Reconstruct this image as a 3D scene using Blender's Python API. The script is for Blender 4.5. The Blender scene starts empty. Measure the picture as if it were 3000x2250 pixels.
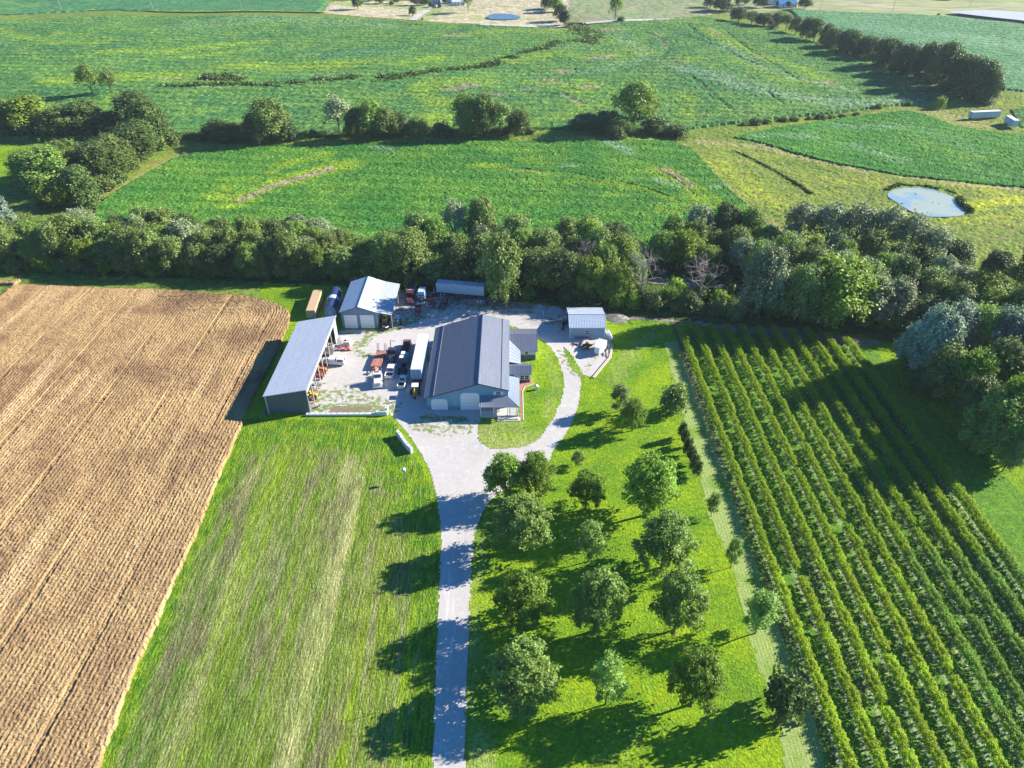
import bpy, bmesh, math, random
import numpy as np
from mathutils import Vector, Matrix, geometry
R = math.radians
S = bpy.context.scene
COL = S.collection

# ------------------------------------------------------------------ camera, sky, sun, exposure
FPX, PITCH, CAMH = 2080.0, R(36), 102.0
cd = bpy.data.cameras.new('camera'); cam = bpy.data.objects.new('camera', cd); COL.objects.link(cam)
cam.location = (0, 0, CAMH); cam.rotation_euler = (R(90) - PITCH, 0, 0)
cd.sensor_width = 36.0; cd.lens = FPX / 3000 * 36; cd.clip_end = 8000; cd.clip_start = 0.5
S.camera = cam
SUN_EL = R(25.4); SUN_DIR = Vector((0.954 * math.cos(SUN_EL), 0.300 * math.cos(SUN_EL), math.sin(SUN_EL)))
w = bpy.data.worlds.new('World'); S.world = w; w.use_nodes = True
nt = w.node_tree; nt.nodes.clear()
sky = nt.nodes.new('ShaderNodeTexSky'); sky.sky_type = 'NISHITA'; sky.sun_disc = False
sky.sun_elevation = SUN_EL; sky.sun_rotation = math.atan2(0.954, 0.300); sky.air_density = 1.2; sky.dust_density = 0.4; sky.ozone_density = 3.0
bg = nt.nodes.new('ShaderNodeBackground'); bg.inputs[1].default_value = 0.05
wo = nt.nodes.new('ShaderNodeOutputWorld')
tint = nt.nodes.new('ShaderNodeMix'); tint.data_type = 'RGBA'; tint.blend_type = 'MULTIPLY'; tint.inputs[0].default_value = 1; tint.inputs[7].default_value = (.22, .80, 1.40, 1)
nt.links.new(sky.outputs[0], tint.inputs[6]); nt.links.new(tint.outputs[2], bg.inputs[0]); nt.links.new(bg.outputs[0], wo.inputs[0])
sl = bpy.data.lights.new('sun', 'SUN'); sl.energy = 5.0; sl.angle = R(0.5); sl.color = (1.0, 0.90, 0.78)
so = bpy.data.objects.new('sun', sl); COL.objects.link(so); so.rotation_euler = SUN_DIR.to_track_quat('Z', 'Y').to_euler(); so.location = (60, 20, 120)
S.view_settings.view_transform = 'Standard'; S.view_settings.look = 'None'; S.view_settings.gamma = 1
S.view_settings.exposure = 1.38

# ------------------------------------------------------------------ where a sight line meets the ground
sP, cP = math.sin(PITCH), math.cos(PITCH)
def P(u, v, z=0.0):
    a = (u - 1500) / FPX; b = (v - 1125) / FPX
    t = (CAMH - z) / (sP + b * cP)
    return (a * t, (cP - b * sP) * t)
def HT(u, v, y):
    a = (u - 1500) / FPX; b = (v - 1125) / FPX
    t = y / (cP - b * sP)
    return a * t, CAMH - (sP + b * cP) * t
K = 3000 / 2212.0
def D(x, y, z=0.0): return P(x * K, y * K, z)
def Z1(x, y, z=0.0): return P(x / 2.212, y / 2.212, z)
def Z2(x, y, z=0.0): return P(1000 + x / 2.212, y / 2.212, z)
def Z3(x, y, z=0.0): return P(2000 + x / 2.212, y / 2.212, z)
def Q3(x, y, z=0.0): return P(1500 + x / 2.765, 500 + y / 2.765, z)
def G3(x, y, z=0.0): return P(1300 + x / 1.659, 1250 + y / 1.659, z)
def I2(x, y, z=0.0): return P(1150 + x / 3.318, 780 + y / 3.318, z)
def L5(x, y, z=0.0): return P(x / 1.659, 1250 + y / 1.659, z)

# ------------------------------------------------------------------ noise
_tab = np.random.RandomState(7).rand(8, 256, 256)
def vn(x, y, s, seed=0):
    x = np.asarray(x, float) / s + 37.3 * seed; y = np.asarray(y, float) / s + 91.7 * seed
    xi = np.floor(x).astype(int); yi = np.floor(y).astype(int); fx = x - xi; fy = y - yi
    fx = fx * fx * (3 - 2 * fx); fy = fy * fy * (3 - 2 * fy)
    t = _tab[seed % 8]; a, b, c, d = xi & 255, (xi + 1) & 255, yi & 255, (yi + 1) & 255
    return (t[a, c] * (1 - fx) + t[b, c] * fx) * (1 - fy) + (t[a, d] * (1 - fx) + t[b, d] * fx) * fy
def fb(x, y, s, seed=0):
    return (vn(x, y, s, seed) * .5 + vn(x, y, s / 2.1, seed + 1) * .3 + vn(x, y, s / 4.3, seed + 2) * .2)
def sst(a, b, x):
    t = np.clip((x - a) / (b - a), 0, 1); return t * t * (3 - 2 * t)
def T(x, y):        # the lie of the land: level round the farm, gently rolling beyond the second hedge
    x = np.asarray(x, float); y = np.asarray(y, float)
    return sst(250, 340, y) * (vn(x, y, 95, 3) * 2.4 + vn(x, y, 41, 4) * 1.1 + vn(x, y, 27, 6) * .9 - 0.6)
def Tz(x, y): return float(T(x, y))

# ------------------------------------------------------------------ materials
def rgb(c): return (c[0], c[1], c[2], 1.0)
class Mat:
    def __init__(s, name, rough=0.9, spec=0.2):
        s.m = bpy.data.materials.new(name); s.m.use_nodes = True; s.t = s.m.node_tree; s.t.nodes.clear()
        s.out = s.n('ShaderNodeOutputMaterial'); s.b = s.n('ShaderNodeBsdfPrincipled')
        s.b.inputs['Roughness'].default_value = rough; s.b.inputs['Specular IOR Level'].default_value = spec
        s.l(s.b.outputs[0], s.out.inputs[0]); s._pos = None; s._obj = None
    def n(s, k): return s.t.nodes.new(k)
    def l(s, a, b): s.t.links.new(a, b)
    def pos(s):
        if s._pos is None: s._pos = s.n('ShaderNodeNewGeometry').outputs['Position']
        return s._pos
    def obj(s):
        if s._obj is None: s._obj = s.n('ShaderNodeTexCoord').outputs['Object']
        return s._obj
    def mapped(s, vec, scale=(1, 1, 1), rot=(0, 0, 0)):
        m = s.n('ShaderNodeMapping'); m.inputs['Scale'].default_value = scale; m.inputs['Rotation'].default_value = rot
        s.l(vec, m.inputs[0]); return m.outputs[0]
    def noise(s, scale, detail=3, vec=None, rough=0.6, dist=0):
        k = s.n('ShaderNodeTexNoise'); k.inputs['Scale'].default_value = scale; k.inputs['Detail'].default_value = detail
        k.inputs['Roughness'].default_value = rough; k.inputs['Distortion'].default_value = dist
        s.l(vec if vec is not None else s.pos(), k.inputs['Vector']); return k.outputs[0]
    def wave(s, scale, vec=None, dist=0, axis='X', dscale=1):
        k = s.n('ShaderNodeTexWave'); k.bands_direction = axis; k.inputs['Scale'].default_value = scale
        k.inputs['Distortion'].default_value = dist; k.inputs['Detail Scale'].default_value = dscale
        s.l(vec if vec is not None else s.pos(), k.inputs['Vector']); return k.outputs[1]
    def ramp(s, v, a, b, lo=0.0, hi=1.0):
        k = s.n('ShaderNodeMapRange'); k.inputs[1].default_value = a; k.inputs[2].default_value = b
        k.inputs[3].default_value = lo; k.inputs[4].default_value = hi; s.l(v, k.inputs[0]); return k.outputs[0]
    def math(s, op, a, b):
        k = s.n('ShaderNodeMath'); k.operation = op
        for i, q in enumerate((a, b)):
            if isinstance(q, (int, float)): k.inputs[i].default_value = q
            else: s.l(q, k.inputs[i])
        return k.outputs[0]
    def mix(s, f, a, b, mode='MIX'):
        k = s.n('ShaderNodeMix'); k.data_type = 'RGBA'; k.blend_type = mode
        if isinstance(f, (int, float)): k.inputs[0].default_value = f
        else: s.l(f, k.inputs[0])
        for i, q in ((6, a), (7, b)):
            if isinstance(q, tuple): k.inputs[i].default_value = rgb(q)
            else: s.l(q, k.inputs[i])
        return k.outputs[2]
    def attr(s, name):
        k = s.n('ShaderNodeAttribute'); k.attribute_name = name; return k.outputs['Fac']
    def col(s, c):
        if isinstance(c, tuple): s.b.inputs['Base Color'].default_value = rgb(c)
        else: s.l(c, s.b.inputs['Base Color'])
        return s
    def bump(s, h, strength=0.5, dist=0.1):
        k = s.n('ShaderNodeBump'); k.inputs['Strength'].default_value = strength; k.inputs['Distance'].default_value = dist
        s.l(h, k.inputs['Height']); s.l(k.outputs[0], s.b.inputs['Normal']); return s

def cover(name, c1, c2, c3, big=0.04, mid=0.35, fine=3.0, attrs=(), bump=0.7, bdist=0.25, stretch=(1, 1, 1), contrast=0.5, soft=.9, rows=None):
    """ground cover: two broad tones, a third in clumps, fine leaf-to-leaf variation and patches given by mesh attributes"""
    m = Mat(name, 0.95, 0.1)
    v = m.mapped(m.pos(), stretch)
    c = m.mix(m.ramp(m.noise(big, 4, v), .38, .62), c1, c2)
    c = m.mix(m.ramp(m.noise(mid, 4, v), .45, .72), c, c3)
    for (an, ac, bs, st) in attrs:
        av = m.mapped(m.pos(), st)
        f = m.math('ADD', m.attr(an), m.ramp(m.noise(bs, 5, av, .7), .25, .75, -.6, .5))
        c = m.mix(m.ramp(f, .25, 1.1, 0, soft), c, ac)
    fn = m.noise(fine, 3, v)
    c = m.mix(contrast, c, m.mix(m.ramp(fn, .32, .68), (.12, .12, .12), (1.0, 1.0, 1.0)), 'SOFT_LIGHT')
    f2 = m.ramp(m.noise(fine * .45, 2, v), .3, .7, 1 - contrast * .7, 1 + contrast * .6)
    k = m.n('ShaderNodeHueSaturation'); m.l(f2, k.inputs['Value']); m.l(c, k.inputs['Color'])
    if rows:
        wv = m.wave(.314 / rows[0], m.mapped(m.pos(), (1, 1, 1), (0, 0, rows[1])), dist=rows[2], axis='Y', dscale=.09 * rows[0]); k.inputs['Value'].default_value = 1
        m.l(m.math('MULTIPLY', f2, m.ramp(wv, .05, .8, .84, 1.08)), k.inputs['Value'])
    m.col(k.outputs[0])
    m.bump(m.noise(fine, 4, v), bump, bdist)
    return m.m

# ------------------------------------------------------------------ objects
def tag(o, label=None, cat=None, group=None, kind=None):
    if label: o['label'] = label
    if cat: o['category'] = cat
    if group: o['group'] = group
    if kind: o['kind'] = kind
    return o
def empty(name, loc, rz=0, label=None, cat=None, group=None):
    o = bpy.data.objects.new(name, None); COL.objects.link(o); o.location = loc; o.rotation_euler = (0, 0, rz)
    o.empty_display_size = .2
    return tag(o, label, cat, group)
def mesh_np(name, V, F, mat, attrs=None, smooth=False, loc=(0, 0, 0)):
    me = bpy.data.meshes.new(name); V = np.asarray(V, np.float32); F = np.asarray(F, np.int32)
    me.vertices.add(len(V)); me.vertices.foreach_set('co', V.ravel())
    n = F.shape[1]; me.loops.add(F.size); me.loops.foreach_set('vertex_index', F.ravel())
    me.polygons.add(len(F)); me.polygons.foreach_set('loop_start', np.arange(0, F.size, n, dtype=np.int32))
    me.polygons.foreach_set('loop_total', np.full(len(F), n, np.int32))
    me.update(calc_edges=True); me.validate()
    for k, a in (attrs or {}).items():
        at = me.attributes.new(k, 'FLOAT', 'POINT'); at.data.foreach_set('value', np.asarray(a, np.float32))
    me.polygons.foreach_set('use_smooth', np.full(len(F), smooth, bool))
    if mat: me.materials.append(mat)
    o = bpy.data.objects.new(name, me); COL.objects.link(o); o.location = loc
    return o
def inside(px, py, poly):
    r = np.zeros(px.shape, bool); n = len(poly); j = n - 1
    for i in range(n):
        xi, yi = poly[i]; xj, yj = poly[j]
        c = ((yi > py) != (yj > py))
        with np.errstate(divide='ignore', invalid='ignore'):
            r ^= c & (px < (xj - xi) * (py - yi) / (yj - yi + 1e-12) + xi)
        j = i
    return r
def segd(X, Y, pts):
    d = np.full(X.shape, 1e9)
    for (ax, ay), (bx, by) in zip(pts[:-1], pts[1:]):
        vx, vy = bx - ax, by - ay; t = np.clip(((X - ax) * vx + (Y - ay) * vy) / (vx * vx + vy * vy + 1e-9), 0, 1)
        d = np.minimum(d, np.hypot(X - ax - t * vx, Y - ay - t * vy))
    return d
def rnd(poly, it=2):
    """round a polygon's corners a little"""
    for _ in range(it):
        q = []
        for i in range(len(poly)):
            a = poly[i]; b = poly[(i + 1) % len(poly)]
            q += [(a[0] * .8 + b[0] * .2, a[1] * .8 + b[1] * .2), (a[0] * .2 + b[0] * .8, a[1] * .2 + b[1] * .8)]
        poly = q
    return poly
def field(name, poly, res, z, mat, strokes=None, hfun=None, edge=0.5, es=2.0, label=None, kind='structure', skirt=None, holes=(), cut=None):
    """a sheet of ground cover inside a polygon, with a ragged edge; strokes = {attribute: [(points, half width, strength)]}"""
    xs = [p[0] for p in poly]; ys = [p[1] for p in poly]
    x0, x1, y0, y1 = min(xs), max(xs), min(ys), max(ys)
    nx = int((x1 - x0) / res) + 2; ny = int((y1 - y0) / res) + 2
    gx = x0 + np.arange(nx) * res; gy = y0 + np.arange(ny) * res
    cx, cy = np.meshgrid(gx[:-1] + res / 2, gy[:-1] + res / 2, indexing='ij')
    jx = (fb(cx, cy, es, 1) - .5) * 2 * edge + (vn(cx, cy, .7, 5) - .5) * edge; jy = (fb(cx, cy, es, 4) - .5) * 2 * edge + (vn(cx, cy, .7, 6) - .5) * edge
    m = inside(cx + jx, cy + jy, poly)
    for h in holes: m &= ~inside(cx + jx, cy + jy, h)
    if cut is not None: m &= cut(cx, cy)
    idx = np.arange(nx * ny).reshape(nx, ny)
    q = np.stack([idx[:-1, :-1][m], idx[1:, :-1][m], idx[1:, 1:][m], idx[:-1, 1:][m]], 1)
    used, inv = np.unique(q, return_inverse=True); F = inv.reshape(q.shape)
    X = gx[used // ny]; Y = gy[used % ny]
    Z = T(X, Y) + z
    if hfun is not None: Z = Z + hfun(X, Y)
    if skirt is not None:
        cnt = np.bincount(F.ravel(), minlength=len(used)); Z = np.where(cnt < 4, T(X, Y) + skirt, Z)
    at = {}
    for k in ('a', 'b', 'c', 'g'):
        v = np.zeros(len(X))
        for (pts, wd, st) in (strokes or {}).get(k, ()):
            wd = wd * (1.25 if k == 'a' and 'bean' in name else 1.5 if k == 'g' and res > 1 else 1)
            d = segd(X + (fb(X, Y, 9, 2) - .5) * wd, Y + (fb(X, Y, 9, 5) - .5) * wd, pts)
            st = st * (.9 if k == 'a' and 'bean' in name else 1)
            v = np.maximum(v, st * (1 - sst(wd * .1, wd * 1.7, d)) * (.75 if k in 'g' else 1.12))
        at[k] = v
    if strokes and 'g' in strokes: Z = Z - at['g'] * (.8 if res > 1 else .6)
    o = mesh_np(name, np.stack([X, Y, Z], 1), F, mat, at)
    return tag(o, label, None, None, kind)

# ------------------------------------------------------------------ land colours
GRASS1, GRASS2, GRASS3 = (.10, .22, .014), (.23, .345, .010), (.07, .17, .018)
M_land = cover('land grass', (.12, .20, .03), (.17, .24, .04), (.09, .15, .03), fine=1.0)
M_lawn = cover('lawn grass', GRASS1, GRASS2, (.15, .29, .014), big=.09, mid=.5, fine=2.6, contrast=.42, bump=.8, bdist=.3,
               attrs=(('a', (.29, .34, .10), .8, (1, .12, 1)), ('b', (.27, .24, .14), 1.2, (1, 1, 1)), ('c', (.045, .14, .015), .5, (1, 1, 1))))
def meadow_mat():
    m = Mat('streaky hay meadow', .95, .1)
    v = m.mapped(m.pos(), (1, .045, 1), (0, 0, R(4)))
    n0 = m.noise(.10, 4, v, .6); n1 = m.noise(.15, 5, v, .6); n2 = m.noise(.8, 5, v, .7); n3 = m.noise(2.4, 3, m.mapped(m.pos(), (1, .12, 1)))
    c = m.mix(m.ramp(n0, .40, .60), (.085, .155, .020), (.145, .215, .020))
    c = m.mix(m.ramp(n1, .50, .62), c, (.165, .27, .012))
    c = m.mix(m.ramp(n2, .46, .66, 0, .8), c, (.22, .215, .11))
    c = m.mix(m.ramp(m.math('ADD', m.attr('b'), m.math('MULTIPLY', m.ramp(n1, .4, .7, -.5, .5), 1.0)), .25, .9, 0, .95), c, (.36, .35, .15))
    c = m.mix(m.ramp(m.noise(.16, 4, m.mapped(m.pos(), (1, .4, 1))), .54, .66, 0, .75), c, (.145, .135, .065))
    g = m.mix(m.ramp(m.noise(.35, 4), .4, .6), (.07, .17, .012), (.14, .24, .012))
    c = m.mix(m.ramp(m.math('ADD', m.attr('a'), m.ramp(m.noise(.25, 4), .3, .7, -.45, .35)), .3, .75), c, g)
    c = m.mix(m.ramp(m.noise(.5, 4), .56, .7, 0, .5), c, (.17, .17, .07))
    c = m.mix(.55, c, m.mix(m.ramp(n3, .36, .64), (.10, .10, .10), (1., 1., 1.)), 'SOFT_LIGHT')
    c = m.mix(.5, c, m.mix(m.ramp(m.noise(2.6, 3), .34, .66), (.08, .08, .08), (1., 1., 1.)), 'SOFT_LIGHT')
    m.col(c); m.bump(m.noise(2.2, 4, m.mapped(m.pos(), (1.5, .5, 1))), 1.0, .4)
    return m.m
M_hay = meadow_mat()
def strip_mat(name, base, line):
    m = Mat(name, .95, .1)
    wv = m.wave(.55, dist=.8, axis='X', dscale=.3)
    c = m.mix(m.ramp(wv, .1, .9, .15, .8), base, line)
    c = m.mix(m.ramp(m.noise(.12, 3), .5, .68), c, (.15, .27, .03))
    c = m.mix(.4, c, m.mix(m.ramp(m.noise(3.5, 3), .35, .65), (.12, .12, .12), (1., 1., 1.)), 'SOFT_LIGHT')
    m.col(c); m.bump(m.noise(3.5, 3), .6, .15); return m.m
M_strip = strip_mat('mown strip', (.20, .31, .06), (.33, .38, .15))
def gravel_mat():
    m = Mat('crushed gravel', .95, .15)
    c = m.mix(m.ramp(m.noise(.08, 4), .35, .65), (.50, .485, .46), (.44, .425, .40))
    c = m.mix(m.ramp(m.noise(.8, 4), .5, .75), c, (.56, .54, .51))
    f = m.math('ADD', m.attr('a'), m.ramp(m.noise(.9, 5), .3, .7, -.5, .42))
    c = m.mix(m.ramp(f, .42, .6), c, m.mix(m.ramp(m.noise(.7, 2), .4, .6), (.15, .22, .06), (.25, .28, .12)))
    f = m.math('ADD', m.attr('b'), m.ramp(m.noise(.7, 4), .3, .7, -.4, .4))
    c = m.mix(m.ramp(f, .4, .7), c, (.22, .17, .13))
    f = m.math('ADD', m.attr('c'), m.ramp(m.noise(.5, 3, m.mapped(m.pos(), (3, .3, 1))), .3, .7, -.4, .4))
    c = m.mix(m.ramp(f, .4, .8), c, (.62, .61, .60))
    c = m.mix(.5, c, m.mix(m.ramp(m.noise(6, 3), .3, .7), (.3, .3, .3), (.75, .75, .75)), 'SOFT_LIGHT')
    m.col(c); m.bump(m.noise(5, 4), .5, .06); return m.m
M_gravel = gravel_mat()
M_dirt = cover('dirt track', (.24, .20, .16), (.19, .15, .12), (.28, .25, .2), fine=2, bump=.4, attrs=())
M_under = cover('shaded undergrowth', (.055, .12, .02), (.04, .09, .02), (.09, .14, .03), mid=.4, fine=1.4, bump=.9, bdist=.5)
M_orch = cover('orchard grass', (.09, .21, .02), (.12, .25, .02), (.08, .18, .02), big=.1, fine=2.5, contrast=.5,
               attrs=(('a', (.17, .14, .09), 1.3, (1, .5, 1)), ('b', (.42, .40, .35), 2.2, (1, .7, 1))))

# ------------------------------------------------------------------ the ground: one sheet to the horizon
gx = np.concatenate([[-6000, -3000, -1500], np.arange(-900, 901, 8.0), [1500, 3000, 6000]])
gy = np.concatenate([[-3000, -1000, -300], np.arange(-100, 1401, 8.0), [2200, 4000, 7000]])
X, Y = np.meshgrid(gx, gy, indexing='ij'); Zg = T(np.clip(X, -900, 900), np.clip(Y, -100, 1400))
nx, ny = X.shape; I = np.arange(nx * ny).reshape(nx, ny)
F = np.stack([I[:-1, :-1].ravel(), I[1:, :-1].ravel(), I[1:, 1:].ravel(), I[:-1, 1:].ravel()], 1)
tag(mesh_np('ground', np.stack([X.ravel(), Y.ravel(), Zg.ravel()], 1), F, M_land, None, True), kind='structure')

# ---- brown crop field (standing, dry)
bf_e = [L5(475, 1680), D(245, 1580), D(285, 1470), D(340, 1345), D(437, 1125), D(527, 905), D(574, 815), D(598, 765), D(618, 720), D(627, 698), D(627, 676, 1), D(620, 660, 2), D(602, 648, 2), D(570, 637, 2), D(520, 629, 2), D(400, 620, 2), D(200, 611, 2), D(0, 604, 2), D(-80, 601, 2)]
bfp = bf_e + [(-150, 194), (-150, 40), (-64, 40)]
XE = lambda y: np.interp(y, [40, 49, 85, 129, 158, 175], [-57.8, -58.0, -59.5, -59.0, -59.7, -59.5])
def corn_phase(X, Y):
    dtop = 188.5 - .02 * (X + 60) - Y; dright = -60.5 - X
    rr = 16.0; qx = rr - dright; qy = rr - dtop
    sd = np.where((qx > 0) & (qy > 0), rr - np.hypot(qx, qy), np.minimum(dtop, dright))
    return np.where(sd < 17 * sst(-112, -80, X + 6 * vn(X, Y, 9, 1)), sd, dright)
def corn_h(X, Y):
    ph = corn_phase(X, Y) + (fb(X, Y, 6, 2) - .5) * .35
    r = np.cos(ph / .80 * 2 * math.pi) * .5 + .5
    n = np.random.RandomState(3).rand(len(X))
    lod = fb(X, Y, 14, 1); track = (np.abs(((dr := -60.5 - X) % 14.5) - 7) < .55)
    return .55 + (.15 * r * (.2 + 1.1 * vn(X, Y, .6, 2))) + .17 * n + .22 * fb(X, Y, 1.1, 4) - sst(.5, .68, lod) * .12 - track * .22 * vn(X, Y, 12, 3)
m = Mat('dry standing crop', .95, .08)
v = m.mapped(m.pos(), (1, .16, 1))
c = m.mix(m.ramp(m.noise(.5, 4, v), .4, .62), (.43, .305, .145), (.30, .205, .10))
c = m.mix(m.ramp(m.noise(.045, 5, rough=.65), .48, .64), c, (.20, .125, .068))
c = m.mix(m.ramp(m.noise(.12, 3, m.mapped(m.pos(), (1, .1, 1), (0, 0, R(-4)))), .57, .68), c, (.50, .36, .185))
c = m.mix(m.ramp(m.noise(4.5, 2), .40, .58), m.mix(.5, c, (.13, .08, .045)), c)
zc = m.n('ShaderNodeSeparateXYZ'); m.l(m.pos(), zc.inputs[0])
m.col(c)
M_corn = m.m
field('crop_field', bfp, .18, 0.0, M_corn, hfun=corn_h, edge=.35, es=3, kind='structure', skirt=.02)

# ---- lawns
field('lawn', [(-75, 30), (120, 30), (175, 120), (175, 200), (-75, 200)], .75, .012, M_lawn, {
    'a': [([D(1035, 955), D(1100, 962), D(1160, 935)], 3, .75), 
          ([D(1330, 820), D(1370, 750), D(1410, 725)], 3, .6), ([D(1080, 1120), D(1130, 1050)], 4, .5), ([D(1290, 1640), D(1400, 1560)], 2.5, .35), ([D(1760, 1500), D(1640, 1540), D(1540, 1560)], 3, .35), ([D(1035, 1600), D(1045, 1700)], 2.5, .8),
          ([D(1020, 1150), D(1015, 1659)], 3, .55)],
    'b': [([D(1055, 935), D(1100, 945)], 2.5, .45), ([D(1480, 900), D(1455, 880)], 1, .3)],
    'c': [([D(1300, 1010), D(1250, 1090)], 4, .3)]}, edge=0)
field('hay_meadow', [L5(480, 1700), D(245, 1580), D(340, 1345), D(437, 1125), D(532, 905), D(660, 905), D(845, 905), D(880, 960), D(920, 1030), D(943, 1100), D(950, 1180), D(950, 1230), D(942, 1400), D(935, 1700)],
      .5, .02, M_hay, {'a': [([D(560, 930), D(700, 915), D(850, 925)], 9, 1), ([D(870, 980), D(920, 1100)], 7, .9), ([D(925, 1150), D(930, 1400), D(930, 1680)], 4.2, .8),
                             ([D(510, 960), D(440, 1130), D(340, 1350), D(220, 1659)], 2.6, .8), ([D(830, 950), D(880, 1100)], 7, .6)],
  'b': [([L5(1700, 200), L5(1640, 450), L5(1560, 800), L5(1500, 1100), L5(1400, 1400), L5(1350, 1660)], 4.6, .55), ([L5(1230, 220), L5(1120, 420)], 2.6, .5), ([L5(1060, 680), L5(930, 980), L5(760, 1350), L5(680, 1660)], 4.4, .5), ([L5(1360, 520), L5(1330, 640)], 1.5, .3)]}, edge=.4)
# ---- mown strip and wide turning marks
field('mown_strip', [D(1470, 735), D(1500, 800), D(1540, 930), D(1600, 1120), D(1680, 1350), D(1760, 1560), D(1800, 1700), D(1700, 1700), D(1680, 1560), D(1625, 1400), D(1575, 1200), D(1530, 1110), D(1505, 1000), D(1478, 905), D(1450, 800), D(1435, 740)],
      .5, .03, M_strip, edge=.3)
orch_poly = [(45, 30), (130, 30), (105, 90), (98, 130), (93, 168), (44, 171)]
rowx = [46.2 + 4.23 * k for k in range(11)]
RL = [(x, 30 if k < 8 else 60, [167, 167, 166.5, 166, 165.5, 165, 164.5, 164, 163, 161, 159][k]) for k, x in enumerate(rowx)]
field('orchard_floor', orch_poly, .4, .035, M_orch, {'a': [([(44.2, 40), (44.2, 167)], 1.3, .95), ([(53.5, 60), (53.5, 90)], .7, .6)] + [([(x - .3, a), (x - .3, b)], .5, .4) for x, a, b in RL],
      'b': [([(x, a), (x, b)], .42, .62) for x, a, b in RL]}, edge=.4)

# ---- gravel yard, drive and loop
yard = [D(930, 1720), D(936, 1659), D(940, 1450), D(950, 1250), D(954, 1150), D(945, 1080), D(930, 1020), D(905, 970), D(880, 935), D(850, 900), D(838, 888), D(672, 893),
        (-46.4, 129), (-56, 129.2), (-56, 161), (-47.5, 161), D(735, 712), D(810, 714), (-36, 166.5), (-36, 183), (-33.5, 186.5), (-20, 187.5), (-6, 184), (3, 180), (14, 177.5),
        D(1225, 672), D(1300, 672), D(1308, 715), D(1320, 745), D(1305, 790), D(1278, 815), D(1255, 808), D(1254, 850), D(1245, 890), D(1225, 935), D(1195, 972), D(1185, 1000), D(1150, 1030),
        D(1075, 1065), D(1045, 1100), D(1025, 1150), D(1018, 1230), D(1010, 1400), D(1004, 1659), D(1003, 1720)]
isl = [D(1033, 912), D(1033, 955), D(1065, 971), D(1135, 966), D(1166, 947), D(1181, 925), D(1201, 895), D(1214, 863), D(1219, 831), D(1215, 802), D(1204, 771), D(1186, 746), D(1172, 736), D(1129, 711), D(1080, 698), D(1080, 850)]
isl2 = [D(1228, 782), D(1240, 805), D(1262, 812), D(1250, 790), D(1236, 768), D(1215, 745)]
field('gravel_yard', rnd(yard, 1), .3, .05, M_gravel, {
    'a': [([D(680, 885), D(760, 880), D(840, 880)], 3.0, .62), ([D(690, 860), D(740, 850), D(830, 868)], 3.5, .5), ([D(700, 845), D(690, 848)], 1.5, .6),
          ([D(775, 745), D(790, 735), D(810, 715), D(860, 705), D(900, 690)], 2.2, .62), ([D(765, 760), D(790, 770)], 2.0, .5), ([D(905, 915), D(940, 930), D(1000, 925)], 3.0, .5), ([D(920, 900), D(1000, 905)], 2.0, .6),
          ([D(925, 770), D(935, 790)], 1.2, .6), ([D(700, 715), D(760, 722)], 1.4, .5), ([D(870, 675), D(960, 665), D(1100, 655)], 5, .45), ([D(880, 690), D(920, 682)], 2, .6),
          ([D(1210, 760), D(1235, 800), D(1260, 815)], 1.6, .5), ([D(1190, 700), D(1230, 690)], 2, .5), ([D(1262, 800), D(1290, 770)], 1.2, .4), ([D(958, 930), D(1015, 915)], 4, .36)],
    'b': [([D(900, 640), D(1000, 645), D(1150, 665)], 5, .6), ([D(720, 887), D(800, 882)], 1.2, .7), ([D(1180, 690), D(1225, 695)], 2, .5), ([D(1160, 672), D(1230, 680)], 3, .55)],
    'c': [([D(970, 1200), D(972, 1700)], 1.6, .35)]}, edge=.2, es=1.6)
field('lawn_island', rnd(isl, 1), .4, .075, M_lawn, {'a': [([D(1035, 945), D(1100, 960), D(1150, 945)], 4, .85), ([D(1180, 760), D(1205, 830), D(1185, 900)], 2, .5), ([D(1040, 915), D(1120, 912)], 2, .55)], 'b': [([D(1045, 925), D(1110, 925)], 2.5, .5)]}, edge=.25)
field('grass_verge', rnd(isl2, 1), .4, .075, M_lawn, {'a': [([D(1228, 782), D(1255, 812)], 1, .5)]}, edge=.2)
field('dirt_path', [D(1300, 672), D(1400, 676), D(1500, 688), D(1600, 702), D(1700, 712), D(1800, 724), D(1900, 735), D(1900, 745), D(1780, 740), D(1660, 728), D(1540, 708), D(1450, 697), D(1380, 690), D(1305, 688)], .5, .05, M_dirt, edge=.6, es=4)
# ---- floor of the creek belt and the ground round it
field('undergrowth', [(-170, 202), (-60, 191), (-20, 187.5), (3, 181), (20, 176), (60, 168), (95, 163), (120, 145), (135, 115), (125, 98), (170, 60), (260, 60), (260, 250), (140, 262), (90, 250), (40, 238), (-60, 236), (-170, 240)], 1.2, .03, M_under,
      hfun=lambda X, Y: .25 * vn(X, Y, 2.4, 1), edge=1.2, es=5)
field('railway_bed', [(-170, 232), (-60, 213), (20, 200.5), (61, 191.5), (200, 160), (200, 156), (61, 187.5), (20, 196.5), (-60, 209), (-170, 228)], .8, .35, M_dirt, edge=.4)

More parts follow.
